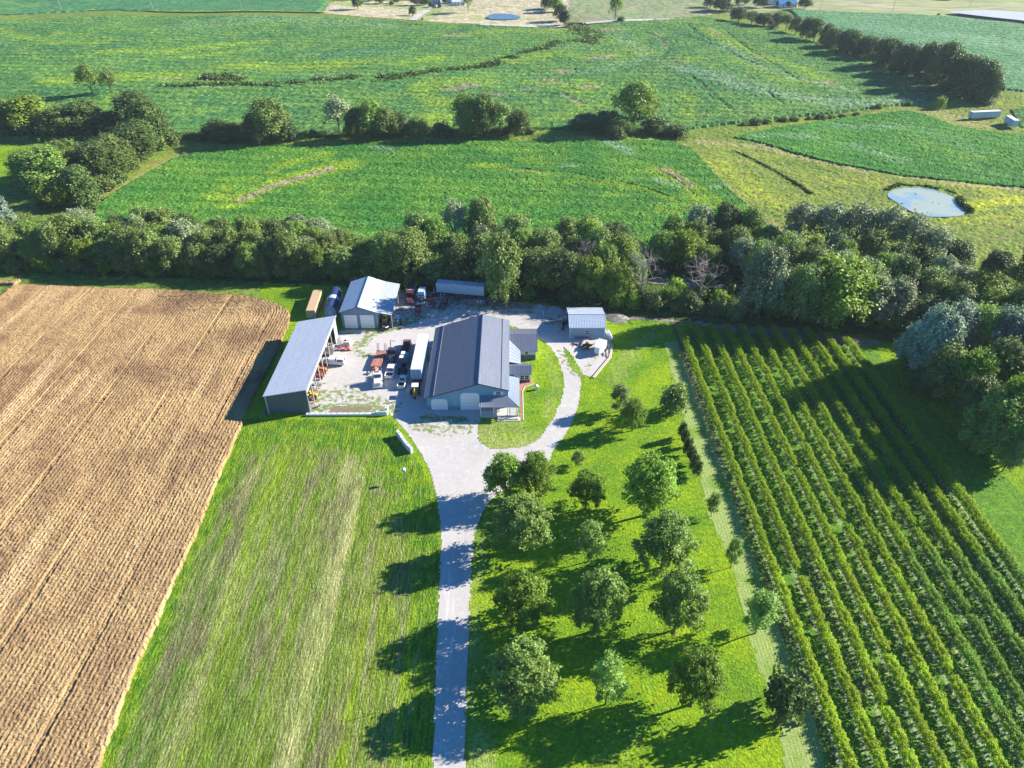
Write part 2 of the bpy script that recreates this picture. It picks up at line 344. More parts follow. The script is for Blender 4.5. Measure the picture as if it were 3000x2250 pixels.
# ---- crops beyond the creek
def soy(name, c1, c2, c3, fine=1.5, con=.55, rows=(9, .1, 2.5)):
    return cover(name, c1, c2, c3, big=.014, mid=.05, rows=rows, fine=fine, contrast=con, bump=1.0, bdist=.5,
                 attrs=(('a', (.21, .32, .02), .11, (.5, 1.3, 1)), ('b', (.28, .22, .15), .25, (1, 1, 1)), ('c', (.34, .44, .36), 1.0, (1, 1, 1))))
M_soy1 = soy('bean crop near', (.038, .150, .026), (.065, .19, .026), (.11, .235, .03))
M_soy2 = soy('bean crop far', (.045, .145, .045), (.08, .19, .038), (.125, .235, .045), fine=.8)
M_soy3 = soy('bean crop right', (.038, .16, .024), (.06, .20, .026), (.10, .25, .045), fine=1.2, rows=(7, .6, 2))
M_soy4 = soy('blue green crop', (.075, .21, .08), (.10, .24, .10), (.13, .27, .12), fine=.6, con=.4)
M_soy5 = soy('blue green crop beyond the lane', (.045, .165, .065), (.06, .19, .065), (.07, .20, .08), fine=.5, con=.4)
def soy_h(amp, sc, terr=.5, row=None):
    def h(X, Y):
        n = np.random.RandomState(5).rand(len(X))
        z = .55 + amp * (.6 * n + .7 * vn(X, Y, sc, 3)) + terr * .25 * fb(X, Y, 26, 6)
        if row: z += row[2] * np.cos(((X * math.cos(row[0]) + Y * math.sin(row[0])) + 3 * vn(X, Y, 60, 2)) / row[1] * 6.283)
        return z
    return h
mid = [D(203, 447), D(300, 388), D(395, 340), D(600, 321), D(850, 313), D(1100, 314), D(1330, 310), D(1482, 311), D(1560, 395), D(1620, 450), D(1675, 505), D(1680, 545), D(1300, 560), D(900, 560), D(500, 530), D(205, 490)]
bend = [([Z2(1170, 1112), Z2(1300, 1128), Z2(1500, 1138), Z2(1650, 1170), Z2(1800, 1192), Z2(1950, 1225), Z2(2120, 1285)], .55, .9), ([Z2(290, 1077), Z2(400, 1077)], .7, .9), ([Z2(1190, 1250), Z2(1330, 1262)], .5, .8), ([Z2(160, 1292), Z2(260, 1287)], .6, .8),
        ([Z2(0, 1085), Z2(500, 1075), Z2(860, 1090)], .4, .5), ([Z1(1300, 1250), Z1(1700, 1150), Z1(2000, 1090), Z1(2212, 1065)], .4, .5), ([Q3(1180, 10), Q3(1330, 90), Q3(1500, 230)], .35, .7), ([Z2(450, 1290), Z2(640, 1300)], .5, .6)]
field('bean_field', rnd(mid, 1), .55, 0, M_soy1, {
    'a': [([Z1(1390, 1290), Z1(1480, 1200), Z1(1620, 1180)], 5, .7), ([Z1(1520, 1320), Z1(1750, 1215), Z1(2000, 1140), Z1(2240, 1085)], 6, .95), ([Z1(1780, 1120), Z1(1900, 1060), Z1(2120, 1030)], 4.5, .9),
          ([Z2(860, 1090), Z2(1100, 1112), Z2(1300, 1140)], 3.2, .75), ([Z2(1150, 1058), Z2(1500, 1080)], 3, .6), ([Z2(1500, 1185), Z2(1800, 1205), Z2(1950, 1240), Z2(2100, 1290)], 4, .7), ([Q3(550, 90), Q3(850, 120), Q3(1100, 180), Q3(1300, 280), Q3(1420, 330)], 3, .5),
          ([Q3(1180, 20), Q3(1400, 130), Q3(1620, 280)], 6, .8), ([Q3(700, 200), Q3(1100, 280), Q3(1300, 360)], 4, .4), ([Q3(1400, 560), Q3(1560, 480)], 3, .3), ([Z1(700, 1180), Z1(1100, 1120)], 3, .25)],
    'b': [([Z1(1560, 1315), Z1(1760, 1225), Z1(2000, 1148), Z1(2140, 1110)], 2.6, .95), ([Q3(1220, 10), Q3(1320, 60), Q3(1430, 140)], 3, .8), ([Z2(1040, 1110), Z2(1320, 1140)], 1.3, .6)],
    'c': [([Z2(1720, 940), Z2(1860, 1010)], 5, .5), ([Z2(200, 975), Z2(320, 1000)], 3, .45), ([Q3(1160, 90), Q3(1330, 140)], 2.5, .5), ([Z3(200, 1230), Z3(260, 1215)], 2, .5), ([Z2(1440, 1100), Z2(1520, 1100)], 2, .45)],
    'g': bend}, hfun=soy_h(.5, 1.3, .7), edge=.6, skirt=.05)
mead = cover('rough meadow', (.11, .19, .03), (.20, .26, .035), (.19, .19, .06), big=.035, mid=.22, fine=1.6, contrast=.5,
             attrs=(('a', (.36, .30, .15), .5, (1, 1, 1)), ('b', (.08, .17, .02), .7, (1, 1, 1)), ('c', (.42, .46, .02), .4, (1, 1, 1))))
field('meadow', [D(395, 345), D(395, 322), D(600, 300), D(850, 292), D(1480, 284), D(1700, 262), D(1960, 232), D(2150, 205), D(2212, 200), D(2500, 205), D(2500, 700), D(2212, 640), D(1700, 620), D(1640, 500), D(1520, 380), D(1460, 320), D(600, 330)],
      .9, .03, mead, {'a': [([Z3(0, 950), Z3(200, 1150), Z3(500, 1400), Z3(640, 1500)], 2.2, .7), ([Z3(100, 930), Z3(500, 960), Z3(900, 1050), Z3(1400, 1130)], 4, .7), ([Z3(1400, 1140), Z3(1800, 1200), Z3(2212, 1230)], 3, .8), ([Z3(1700, 760), Z3(1900, 830)], 10, .6), ([Z3(940, 1060), Z3(1200, 1110)], 6, .6)],
                      'b': [([Z3(330, 990), Z3(480, 1050), Z3(600, 1120), Z3(700, 1180), Z3(820, 1260)], 2.0, .95), ([Z3(640, 1050), Z3(900, 1100)], 6, .75), ([Z3(880, 1225), Z3(1050, 1225)], 1.6, .9), ([Z3(1380, 1190), Z3(1560, 1200), Z3(1720, 1230), Z3(1850, 1380)], 2.0, .9),
                            ([D(400, 318), D(850, 300), D(1300, 298), D(1480, 295)], 5, .9), ([Z3(0, 850), Z3(400, 830), Z3(900, 780), Z3(1250, 730)], 2.5, .7), ([Z3(1760, 1300), Z3(1950, 1340)], 5, .5)],  # first stroke: the hedge's shade on the grass lane, painted dark green
                      'c': [([Z3(200, 1060), Z3(400, 1180), Z3(600, 1330)], 9, .45), ([Z3(1650, 1360), Z3(2212, 1300)], 5, .8), ([Z3(1700, 1440), Z3(2212, 1380)], 4, .5), ([D(2050, 380), D(2212, 440)], 5, .5), ([Z3(900, 1160), Z3(1080, 1190)], 3, .5)]},
      hfun=lambda X, Y: .35 * vn(X, Y, 1.8, 2) + .25 * np.random.RandomState(2).rand(len(X)), edge=.5)
field('lane_verge', [D(175, 447), D(200, 449), D(300, 390), D(398, 342), D(400, 328), D(365, 330), D(260, 395)], .7, .08, mead, {'a': [([D(180, 445), D(280, 395), D(395, 338)], 1.2, .8)]}, edge=.5)
field('left_pasture', [D(-200, 320), D(60, 322), D(80, 345), D(30, 400), D(-200, 440)], .9, .06, M_lawn, {'a': []}, edge=1)
rsoy = [D(1578, 303), D(1700, 277), D(1830, 257), D(1960, 247), D(2000, 256), D(2060, 277), D(2140, 292), D(2212, 296), D(2450, 300), D(2450, 440), D(2212, 410), D(1950, 384), D(1800, 358), D(1640, 314)]
field('bean_field', rsoy, .7, 0, M_soy3, {'a': [([Z3(850, 970), Z3(900, 975)], 3, .6), ([Z3(1500, 930), Z3(1700, 1000), Z3(2000, 1050)], 5, .45)],
      'c': [([Z3(450, 900), Z3(850, 900)], 5, .42), ([Z3(1000, 830), Z3(1400, 850)], 6, .42), ([Z3(1100, 960), Z3(1400, 1050)], 6, .4), ([Z3(1500, 850), Z3(1900, 1000)], 7, .3)], 'g': [([Z3(1060, 860), Z3(1180, 852)], .6, .7)]}, hfun=soy_h(.5, 1.4, .6), edge=.6, skirt=.05)
field('bean_field', [Z3(2100, 745), Z3(2180, 725), Z3(2400, 700), Z3(2400, 870), Z3(2180, 850)], 1, 0, M_soy2, {}, hfun=soy_h(.5, 1.4, .3), edge=.6, skirt=.05)
big = [D(-250, 330), D(0, 310), D(400, 302), D(850, 296), D(1480, 288), D(1700, 262), D(1960, 234), D(2095, 218), D(2060, 195), D(1900, 150), D(1760, 100), D(1640, 62), D(1530, 44), D(1340, 58), D(1230, 66), D(1100, 64), D(960, 58), D(860, 50), D(700, 46), D(280, 40), D(0, 50), D(-300, 55)]
gr = [([Z3(20, 180), Z3(120, 262)], 1.0, .9), ([Z3(240, 200), Z3(330, 280), Z3(500, 400), Z3(640, 500), Z3(760, 560)], .9, .7), ([Z3(300, 370), Z3(480, 460)], 1.0, .9), ([Z3(60, 540), Z3(200, 680)], .8, .9), ([Z3(100, 560), Z3(300, 740)], .7, .8), ([Z3(530, 620), Z3(640, 700)], .8, .9),
      ([Z1(0, 375), Z1(300, 415), Z1(700, 410), Z1(1300, 350), Z1(1750, 285)], 1.0, .8), ([Z1(100, 280), Z1(400, 320), Z1(800, 310), Z1(1300, 250)], 1, .7), ([Z2(0, 262), Z2(300, 262), Z2(640, 220)], 1, .6), ([Z1(480, 220), Z1(900, 215)], 1, .6),
      ([Z2(1980, 230), Z2(2060, 260), Z2(2120, 330), Z2(2060, 420)], 1.2, .8), ([Z2(1160, 655), Z2(1440, 650), Z2(1520, 700)], 1.2, .9), ([Z2(1480, 580), Z2(1420, 610)], 1, .7), ([Z1(1000, 640), Z1(2212, 600)], .8, .5), ([Z1(0, 330), Z1(250, 360), Z1(700, 350), Z1(1200, 300), Z1(1700, 230)], .9, .6), ([Z1(200, 170), Z1(400, 215), Z1(800, 190)], .9, .6), ([Z2(0, 330), Z2(500, 320), Z2(900, 270)], 1, .6), ([Z1(300, 480), Z1(1000, 480), Z1(1500, 420), Z1(2212, 400)], .8, .5), ([Z3(0, 250), Z3(260, 330), Z3(420, 450)], .9, .6), ([Z3(0, 520), Z3(300, 560), Z3(700, 650)], .8, .5), ([Z2(1500, 480), Z2(1700, 460), Z2(2000, 400)], 1, .6)]
field('bean_field', big, 1.25, 0, M_soy2, {
    'a': [([Z1(0, 200), Z1(80, 235), Z1(170, 270), Z1(300, 295), Z1(450, 315), Z1(700, 310)], 6, .75), ([Z1(330, 260), Z1(440, 245), Z1(370, 235)], 5, .6), ([Z1(700, 372), Z1(1000, 368), Z1(1300, 330), Z1(1720, 285)], 8, .75), ([Z1(900, 420), Z1(1250, 400), Z1(1650, 342)], 6, .7),
          ([Z1(0, 392), Z1(300, 405), Z1(600, 412)], 4, .6), ([Z1(350, 565), Z1(700, 545), Z1(1000, 530), Z1(1180, 540)], 11, .8), ([Z1(1500, 460), Z1(1900, 465), Z1(2212, 460)], 9, .8), ([Z2(0, 440), Z2(200, 450), Z2(420, 440), Z2(640, 400)], 9, .7), ([Z1(700, 760), Z1(720, 690), Z1(760, 660)], 6, .6),
          ([Z2(560, 600), Z2(700, 560), Z2(900, 560)], 12, .7), ([Z2(520, 640), Z2(700, 700), Z2(640, 780), Z2(560, 830)], 8, .75), ([Z2(750, 860), Z2(600, 720)], 6, .6), ([Z2(980, 210), Z2(1300, 225), Z2(1450, 215)], 12, .7), ([Z2(640, 260), Z2(760, 250), Z2(900, 240)], 9, .6), ([Z2(1100, 420), Z2(1300, 380), Z2(1700, 380), Z2(1950, 370)], 13, .62),
          ([Z2(1750, 290), Z2(1950, 300)], 10, .6), ([Z2(1200, 560), Z2(1400, 590)], 10, .6), ([Z2(1550, 560), Z2(1680, 590), Z2(1520, 640)], 6, .7), ([Z2(1250, 840), Z2(1450, 790), Z2(1540, 740), Z2(1700, 720)], 6, .65), ([Z2(1000, 850), Z2(1250, 700)], 9, .45), ([Z3(150, 210), Z3(300, 300), Z3(500, 400), Z3(700, 460), Z3(950, 570)], 6, .75), ([Z3(0, 430), Z3(250, 400), Z3(450, 470), Z3(600, 540), Z3(820, 585)], 8, .65),
          ([Z3(0, 640), Z3(60, 700), Z3(0, 780)], 6, .6), ([Z3(350, 220), Z3(500, 250)], 6, .5), ([Z3(550, 740), Z3(900, 700)], 3, .5), ([Z3(380, 690), Z3(480, 720)], 3, .5), ([Z1(1100, 680), Z1(1250, 690)], 4, .5)],
    'b': [([Z2(690, 258), Z2(780, 262)], 5, .9), ([Z2(700, 610), Z2(850, 590)], 6, .9), ([Z2(980, 655), Z2(1040, 660)], 3, .9), ([Z2(1180, 618), Z2(1250, 610)], 5, .6), ([Z2(1320, 545), Z2(1400, 575)], 6, .65), ([Z2(1570, 605), Z2(1640, 600)], 4, .9), ([Z2(1600, 405), Z2(1700, 400)], 6, .8), ([Z2(1700, 220), Z2(1800, 215)], 6, .9), ([Z2(1390, 485), Z2(1480, 490)], 4, .9), ([Z2(1720, 380), Z2(1770, 378)], 4, .8),
          ([Z2(2040, 425), Z2(2212, 440)], 2.5, .8), ([Z2(1440, 650), Z2(1560, 720)], 3, .6), ([Z2(1380, 215), Z2(1440, 215)], 5, .7), ([Z1(1060, 550), Z1(1180, 548)], 3, .7), ([Z3(440, 370), Z3(520, 410)], 2, .8), ([Z3(910, 560), Z3(980, 580)], 3, .9), ([Z3(190, 230), Z3(240, 250)], 3, .8), ([Z2(2040, 230), Z2(2120, 320)], 2.0, .7), ([Z1(1340, 590), Z1(1500, 585)], 2.5, .7)],
    'c': [([Z1(1250, 200), Z1(1700, 150), Z1(2212, 170)], 26, .32), ([Z2(100, 150), Z2(300, 200)], 18, .35), ([Z2(100, 370), Z2(400, 360)], 8, .3), ([Z1(2000, 390), Z1(2212, 380)], 8, .3), ([Z3(0, 480), Z3(300, 560), Z3(600, 640), Z3(1000, 700), Z3(1500, 690)], 12, .45), ([Z3(250, 300), Z3(500, 480), Z3(800, 560), Z3(1100, 620)], 6, .4), ([Z2(1800, 250), Z2(2000, 400), Z2(1600, 500)], 10, .35), ([Z1(1850, 520), Z1(2212, 500)], 5, .35), ([Z2(1250, 330), Z2(1600, 340)], 6, .3)],
    'g': gr}, hfun=soy_h(.75, 2.2, 2.0), edge=.8, skirt=.05)
field('bean_field', [D(1700, 26), D(1900, 36), D(2030, 41), D(2212, 60), D(2500, 90), D(2500, 215), D(2212, 212), D(2150, 205), D(2100, 165), D(1900, 125), D(1800, 85), D(1740, 60)], 1.6, 0, M_soy4, {'a': [([Z3(1100, 130), Z3(1600, 170)], 9, .25)], 'c': [([Z3(1200, 200), Z3(2212, 330)], 30, .35)]}, hfun=soy_h(.6, 3, 1.6), edge=.8, skirt=.05)
field('bean_field', [D(-300, 40), D(0, 38), D(200, 29), D(400, 30), D(690, 36), D(712, 12), D(600, 1), D(600, -12), D(-300, -12)], 2.4, 0, M_soy5, {'a': [([Z1(0, 30), Z1(300, 50)], 8, .6), ([Z1(1850, 75), Z1(1950, 75)], 6, .5), ([Z1(0, 80), Z1(200, 60)], 8, .5)]}, hfun=soy_h(.6, 3.4, 1.4), edge=1, skirt=.05)
M_dry = cover('dry pasture', (.44, .38, .25), (.38, .36, .20), (.50, .44, .31), big=.02, mid=.07, fine=.5, attrs=(('a', (.19, .30, .05), .1, (1, 1, 1)), ('b', (.10, .16, .05), .1, (1, 1, 1))))
field('dry_pasture', [D(700, 36), D(712, 14), D(730, 8), D(1230, -8), D(1226, 58), D(1120, 58), D(980, 53), D(860, 44)], 2.2, .12, M_dry, {'a': [([Z2(0, 40), Z2(400, 45), Z2(620, 70), Z2(480, 140)], 14, .9), ([Z2(540, 150), Z2(1000, 175)], 3, .9), ([Z2(850, 70), Z2(700, 60)], 16, .6), ([Z2(930, 120), Z2(1170, 125)], 12, .7), ([Z2(1180, 60), Z2(900, 40)], 8, .5)], 'b': [([Z2(590, 90), Z2(740, 90)], 4, .5)]}, edge=1)
M_olive = cover('thin green crop', (.22, .25, .12), (.18, .25, .10), (.27, .26, .17), big=.015, mid=.05, fine=.4, contrast=.35, stretch=(1, .4, 1))
field('sparse_field', [D(1226, -10), D(1226, 55), D(1330, 52), D(1530, 40), D(1545, 30), D(1530, -10)], 2.4, .12, M_olive, {}, edge=1)
M_tanf = cover('pale stubble', (.27, .31, .13), (.32, .32, .18), (.25, .31, .10), big=.012, mid=.03, fine=.3, contrast=.3, stretch=(.3, 1, 1), attrs=(('a', (.42, .38, .28), .05, (.2, 1, 1)), ('b', (.26, .21, .17), .05, (1, 1, 1))))
field('stubble_field', [D(1530, -12), D(1540, 30), D(1600, 34), D(1700, 26), D(1900, 34), D(2035, 41), D(2212, 56), D(2500, 85), D(2500, -30)], 3, .1, M_tanf, {'a': [([Z3(880, 5), Z3(1300, 60), Z3(1700, 75), Z3(2050, 65)], 4, .9), ([Z3(900, 75), Z3(1500, 85), Z3(1650, 95)], 3, .8)], 'b': [([Z3(900, -5), Z3(1100, 0)], 8, .9)]}, edge=1)
M_lane = cover('lane gravel', (.50, .47, .42), (.44, .42, .38), (.5, .48, .44), fine=1, bump=.2, contrast=.2)
def ribbon(name, pts, w, z, mat, kind='structure'):
    V = []; F = []
    q = []
    for a, b in zip(pts[:-1], pts[1:]):
        n = max(2, int(math.hypot(b[0] - a[0], b[1] - a[1]) / 5))
        q += [(a[0] + (b[0] - a[0]) * i / n, a[1] + (b[1] - a[1]) * i / n) for i in range(n)]
    q.append(pts[-1])
    for i, p in enumerate(q):
        a = q[max(0, i - 1)]; b = q[min(len(q) - 1, i + 1)]; d = Vector((b[0] - a[0], b[1] - a[1])).normalized(); n = (-d.y, d.x)
        wi = w * (1 + .12 * (float(vn(p[0], p[1], 9, 1)) - .5))
        for s in (-1, 1):
            x = p[0] + n[0] * s * wi / 2; y = p[1] + n[1] * s * wi / 2; V.append((x, y, Tz(x, y) + z))
        if i: F.append((2 * i - 2, 2 * i - 1, 2 * i + 1, 2 * i))
    o = mesh_np(name, V, F, mat); return tag(o, kind=kind)
ribbon('country_road', [Z2(900, 176), Z2(1200, 184), Z2(1500, 180), Z2(1600, 170), Z2(1850, 160), Z2(2212, 146), Z3(150, 138)], 7.5, .62, M_lane)
ribbon('farm_drive', [Z2(462, 142), Z2(500, 105), Z2(560, 72), Z2(620, 50), Z2(740, 35)], 7, .5, M_lane)
ribbon('grass_track', [Z1(0, 108), Z1(200, 98), Z1(450, 85), Z1(700, 78), Z1(1000, 84), Z1(1500, 93), Z1(2100, 103)], 7, 1.0, cover('track grass', (.22, .30, .06), (.25, .32, .07), (.2, .27, .06), fine=.5))

# ---- water
def water_mat(name, c1, c2, rough):
    m = Mat(name, rough, .5); m.col(m.mix(m.ramp(m.noise(.045, 4, dist=1.5), .44, .54), c1, c2)); m.bump(m.noise(3, 2), .04, .02); return m.m
M_pond = water_mat('pond water with algae film', (.36, .42, .33), (.24, .36, .42), .3)
M_lake = water_mat('silty grey water', (.42, .45, .47), (.38, .42, .45), .6)
def blob(name, pts, z, mat, n=3):
    pts = rnd(pts, n); v = [Vector((p[0], p[1], 0)) for p in pts]
    F = geometry.tessellate_polygon([v]); zz = max(Tz(p[0], p[1]) for p in pts) + z
    V = [(p[0], p[1], zz) for p in pts]
    me = bpy.data.meshes.new(name); me.from_pydata(V, [], [tuple(f) for f in F]); me.materials.append(mat); me.update()
    o = bpy.data.objects.new(name, me); COL.objects.link(o); return o
tag(blob('pond', [Z3(1312, 1275), Z3(1360, 1235), Z3(1480, 1222), Z3(1600, 1232), Z3(1700, 1262), Z3(1760, 1290), Z3(1775, 1335), Z3(1845, 1385), Z3(1800, 1408), Z3(1700, 1415), Z3(1570, 1412), Z3(1470, 1378), Z3(1400, 1330)], .45, M_pond), 'round farm pond filmed with algae behind the tall silver trees', None, None, 'structure')
tag(blob('pond', [Z2(930, 125), Z2(965, 102), Z2(1040, 95), Z2(1130, 105), Z2(1172, 122), Z2(1120, 136), Z2(1000, 138)], .6, water_mat('blue pond', (.10, .14, .18), (.09, .13, .17), .15)), kind='structure')
tag(blob('lake', [Z3(1680, 106), Z3(1850, 99), Z3(1990, 96), Z3(2212, 112), Z3(2500, 140), Z3(2500, 215), Z3(2212, 168), Z3(1950, 140)], 1.6, M_lake), kind='structure')
tag(blob('lake', [Z3(1540, 6), Z3(1600, -6), Z3(1750, -5), Z3(1770, 10), Z3(1700, 14)], 1.2, M_lake), kind='structure')
M_pud = Mat('puddle water', .08, .6).col((.10, .12, .15)).m
for (x, y, a, b) in ((1570, 612, 26, 9), (1660, 413, 20, 5), (1745, 222, 22, 5), (1865, 359, 18, 4), (1458, 789, 16, 8), (1238, 538, 22, 3), (1740, 384, 9, 3)):
    tag(blob('puddle', [Z2(x + a * math.cos(t) * (1 + .3 * math.sin(3 * t)), y + b * math.sin(t)) for t in np.linspace(0, 6.28, 11)[:-1]], 1.15, M_pud, 1), kind='structure')
# ------------------------------------------------------------------ building blocks
class MB:
    """collects shapes that become ONE mesh object"""
    def __init__(s): s.V = []; s.F = []
    def add(s, V, F):
        n = len(s.V); s.V += [tuple(v) for v in V]; s.F += [tuple(i + n for i in f) for f in F]; return s
    def box(s, x0, y0, z0, x1, y1, z1, tx=0.0, ty=0.0):      # tx, ty: the top drawn in by this much
        V = [(x0, y0, z0), (x1, y0, z0), (x1, y1, z0), (x0, y1, z0), (x0 + tx, y0 + ty, z1), (x1 - tx, y0 + ty, z1), (x1 - tx, y1 - ty, z1), (x0 + tx, y1 - ty, z1)]
        return s.add(V, [(3, 2, 1, 0), (4, 5, 6, 7), (0, 1, 5, 4), (1, 2, 6, 5), (2, 3, 7, 6), (3, 0, 4, 7)])
    def prism(s, prof, a, b, axis='x', inset=None):           # prof in the plane across the axis, from a to b
        n = len(prof)
        def pt(p, t):
            return {'x': (t, p[0], p[1]), 'y': (p[0], t, p[1]), 'z': (p[0], p[1], t)}[axis]
        V = [pt(p, a) for p in prof] + [pt(p, b) for p in prof]
        F = [tuple(range(n)), tuple(range(2 * n - 1, n - 1, -1))] + [(i, (i + 1) % n, n + (i + 1) % n, n + i) for i in range(n)]
        return s.add(V, F)
    def quadslab(s, p, th):                                   # p: four corners, thickness downwards
        p = [Vector(q) for q in p]; nrm = (p[1] - p[0]).cross(p[3] - p[0]).normalized()
        if nrm.z < 0: nrm = -nrm
        V = p + [q - nrm * th for q in p]
        return s.add(V, [(0, 1, 2, 3), (7, 6, 5, 4), (0, 4, 5, 1), (1, 5, 6, 2), (2, 6, 7, 3), (3, 7, 4, 0)])
    def tube(s, pts, r, n=8, r2=None):
        pts = [Vector(p) for p in pts]; b = len(s.V); k = len(pts); r2 = r if r2 is None else r2
        for i, p in enumerate(pts):
            d = (pts[min(k - 1, i + 1)] - pts[max(0, i - 1)]).normalized()
            u = d.cross(Vector((0, 0, 1)) if abs(d.z) < .9 else Vector((1, 0, 0))).normalized(); v = d.cross(u)
            ri = r + (r2 - r) * i / max(1, k - 1)
            s.V += [tuple(p + (u * math.cos(6.2832 * j / n) + v * math.sin(6.2832 * j / n)) * ri) for j in range(n)]
        for i in range(k - 1):
            for j in range(n):
                a = b + i * n; s.F.append((a + j, a + (j + 1) % n, a + n + (j + 1) % n, a + n + j))
        s.F.append(tuple(b + j for j in range(n))[::-1]); s.F.append(tuple(b + (k - 1) * n + j for j in range(n)))
        return s
    def build(s, name, mat, parent=None, loc=(0, 0, 0), smooth=False, bevel=0, rz=0):
        me = bpy.data.meshes.new(name); me.from_pydata(s.V, [], s.F)
        bm = bmesh.new(); bm.from_mesh(me); bmesh.ops.recalc_face_normals(bm, faces=bm.faces)
        if bevel: bmesh.ops.bevel(bm, geom=[e for e in bm.edges if e.calc_length() > bevel * 2.5], offset=bevel, segments=2, affect='EDGES', clamp_overlap=True)
        bm.to_mesh(me); bm.free()
        if smooth: me.polygons.foreach_set('use_smooth', [True] * len(me.polygons))
        if mat: me.materials.append(mat)
        o = bpy.data.objects.new(name, me); COL.objects.link(o); o.location = loc; o.rotation_euler = (0, 0, rz); o.parent = parent
        return o
def bx(name, mat, parent, *a, **k): return MB().box(*a).build(name, mat, parent, **k)
def kids(o): return list(o.children)
def copy_tree(o, parent=None):
    c = o.copy(); COL.objects.link(c); c.parent = parent
    for ch in kids(o): copy_tree(ch, c)
    return c

def simple(name, c, rough=.6, spec=.3, metal=0, var=.12, scale=1.5, bumpy=0):
    m = Mat(name, rough, spec); m.b.inputs['Metallic'].default_value = metal
    n = m.ramp(m.noise(scale, 4, m.obj()), .3, .7, 1 - var, 1 + var)
    k = m.n('ShaderNodeHueSaturation'); k.inputs['Color'].default_value = rgb(c); m.l(n, k.inputs['Value']); m.col(k.outputs[0])
    if bumpy: m.bump(m.noise(scale * 5, 3, m.obj()), bumpy, .05)
    return m.m
def metal_sheet(name, c, rough=.38, spec=.5, axis='Y', ribs=1.15, metal=0.0, streak=.1):
    m = Mat(name, rough, spec); m.b.inputs['Metallic'].default_value = metal
    st = m.noise(.9, 4, m.mapped(m.obj(), (3, .25, .25) if axis == 'Y' else (.25, 3, .25)))
    k = m.n('ShaderNodeHueSaturation'); k.inputs['Color'].default_value = rgb(c); m.l(m.ramp(st, .3, .7, 1 - streak, 1 + streak), k.inputs['Value']); m.col(k.outputs[0])
    return m.m
def wall_sheet(name, c, rough=.55):
    m = Mat(name, rough, .35)
    sx = m.n('ShaderNodeSeparateXYZ'); m.l(m.obj(), sx.inputs[0]); cb = m.n('ShaderNodeCombineXYZ'); m.l(m.math('ADD', sx.outputs[0], sx.outputs[1]), cb.inputs[0])
    wv = m.wave(1.1, cb.outputs[0])
    m.col(m.mix(m.ramp(m.noise(.5, 4, m.mapped(m.obj(), (2, 2, .4))), .35, .65), c, tuple(q * .88 for q in c)))
    m.bump(m.ramp(wv, .8, 1), .6, .05); return m.m
W_blue = wall_sheet('steel blue siding', (.19, .40, .54)); W_blue2 = wall_sheet('pale blue siding', (.23, .44, .58)); W_grey = wall_sheet('charcoal siding', (.115, .135, .165)); W_light = wall_sheet('light grey siding', (.42, .45, .50))
W_white = wall_sheet('white siding', (.55, .60, .66)); W_dark = wall_sheet('dark wainscot', (.10, .11, .13))
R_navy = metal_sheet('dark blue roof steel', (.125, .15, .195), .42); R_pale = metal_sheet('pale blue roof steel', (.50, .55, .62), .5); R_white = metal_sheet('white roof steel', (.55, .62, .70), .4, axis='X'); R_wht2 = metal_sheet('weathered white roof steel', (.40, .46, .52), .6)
R_grey = metal_sheet('grey ribbed roof steel', (.20, .22, .27), .35)
C_white = simple('white paint', (.74, .76, .78), .4, var=.04); C_trim = simple('white trim', (.70, .73, .76), .5, var=.05); C_conc = simple('pale concrete', (.55, .54, .51), .9, .1, var=.1)
C_glass = simple('dark glass', (.02, .03, .045), .08, .6, var=.02); C_black = simple('black rubber', (.018, .018, .02), .8, .2); C_steel = simple('dull steel', (.30, .31, .33), .4, .5, .6)
C_dark = simple('dark chassis', (.035, .035, .04), .6); C_wood = simple('weathered board', (.48, .44, .38), .9, .1, var=.2, scale=3); C_brown = simple('brown timber', (.22, .14, .09), .9, .1, var=.2)
C_inner = simple('bare earth floor', (.30, .27, .24), .95, .1); C_tan = simple('tan paint', (.55, .44, .27), .6, var=.08); C_red = simple('faded red paint', (.36, .045, .05), .5, var=.15); C_maroon = simple('maroon paint', (.13, .03, .045), .4)
C_yel = simple('machine yellow', (.72, .42, .05), .5, var=.12); C_org = simple('orange paint', (.68, .20, .04), .5); C_teal = simple('teal canvas', (.08, .25, .28), .8); C_navy = simple('navy paint', (.03, .05, .13), .35)
C_rust = simple('rusty deck', (.40, .17, .12), .9, .1, var=.3, scale=1.2); C_door = simple('white garage door', (.80, .84, .86), .45, var=.03); C_brick = simple('red brick path', (.45, .20, .16), .9, .1, var=.15, scale=4)

def roof_plane(p, mat, parent, rib, name='roof', th=.1, ribw=.05, ribh=.05):
    """p: eave-left, eave-right, ridge-right, ridge-left; ribs run from eave to ridge"""
    a, b, c, d = [Vector(q) for q in p]; mb = MB().quadslab([a, b, c, d], th)
    nrm = (b - a).cross(d - a).normalized(); nrm = -nrm if nrm.z < 0 else nrm
    n = max(1, int((b - a).length / rib)); u = (b - a).normalized() * ribw / 2
    for i in range(n + 1):
        f = min(.998, max(.002, i / n)); e = a.lerp(b, f); r = d.lerp(c, f)
        V = [e - u, e + u, r + u, r - u]; mb.add(V + [q + nrm * ribh for q in V], [(4, 5, 6, 7), (0, 1, 5, 4), (1, 2, 6, 5), (2, 3, 7, 6), (3, 0, 4, 7)])
    return mb.build(name, mat, parent)
def walls(prof, y0, y1, th, mat, parent, name='wall', openings=()):
    """gabled shell, closed, with profile in x-z"""
    return MB().prism(prof, y0, y1, 'y').build(name, mat, parent)
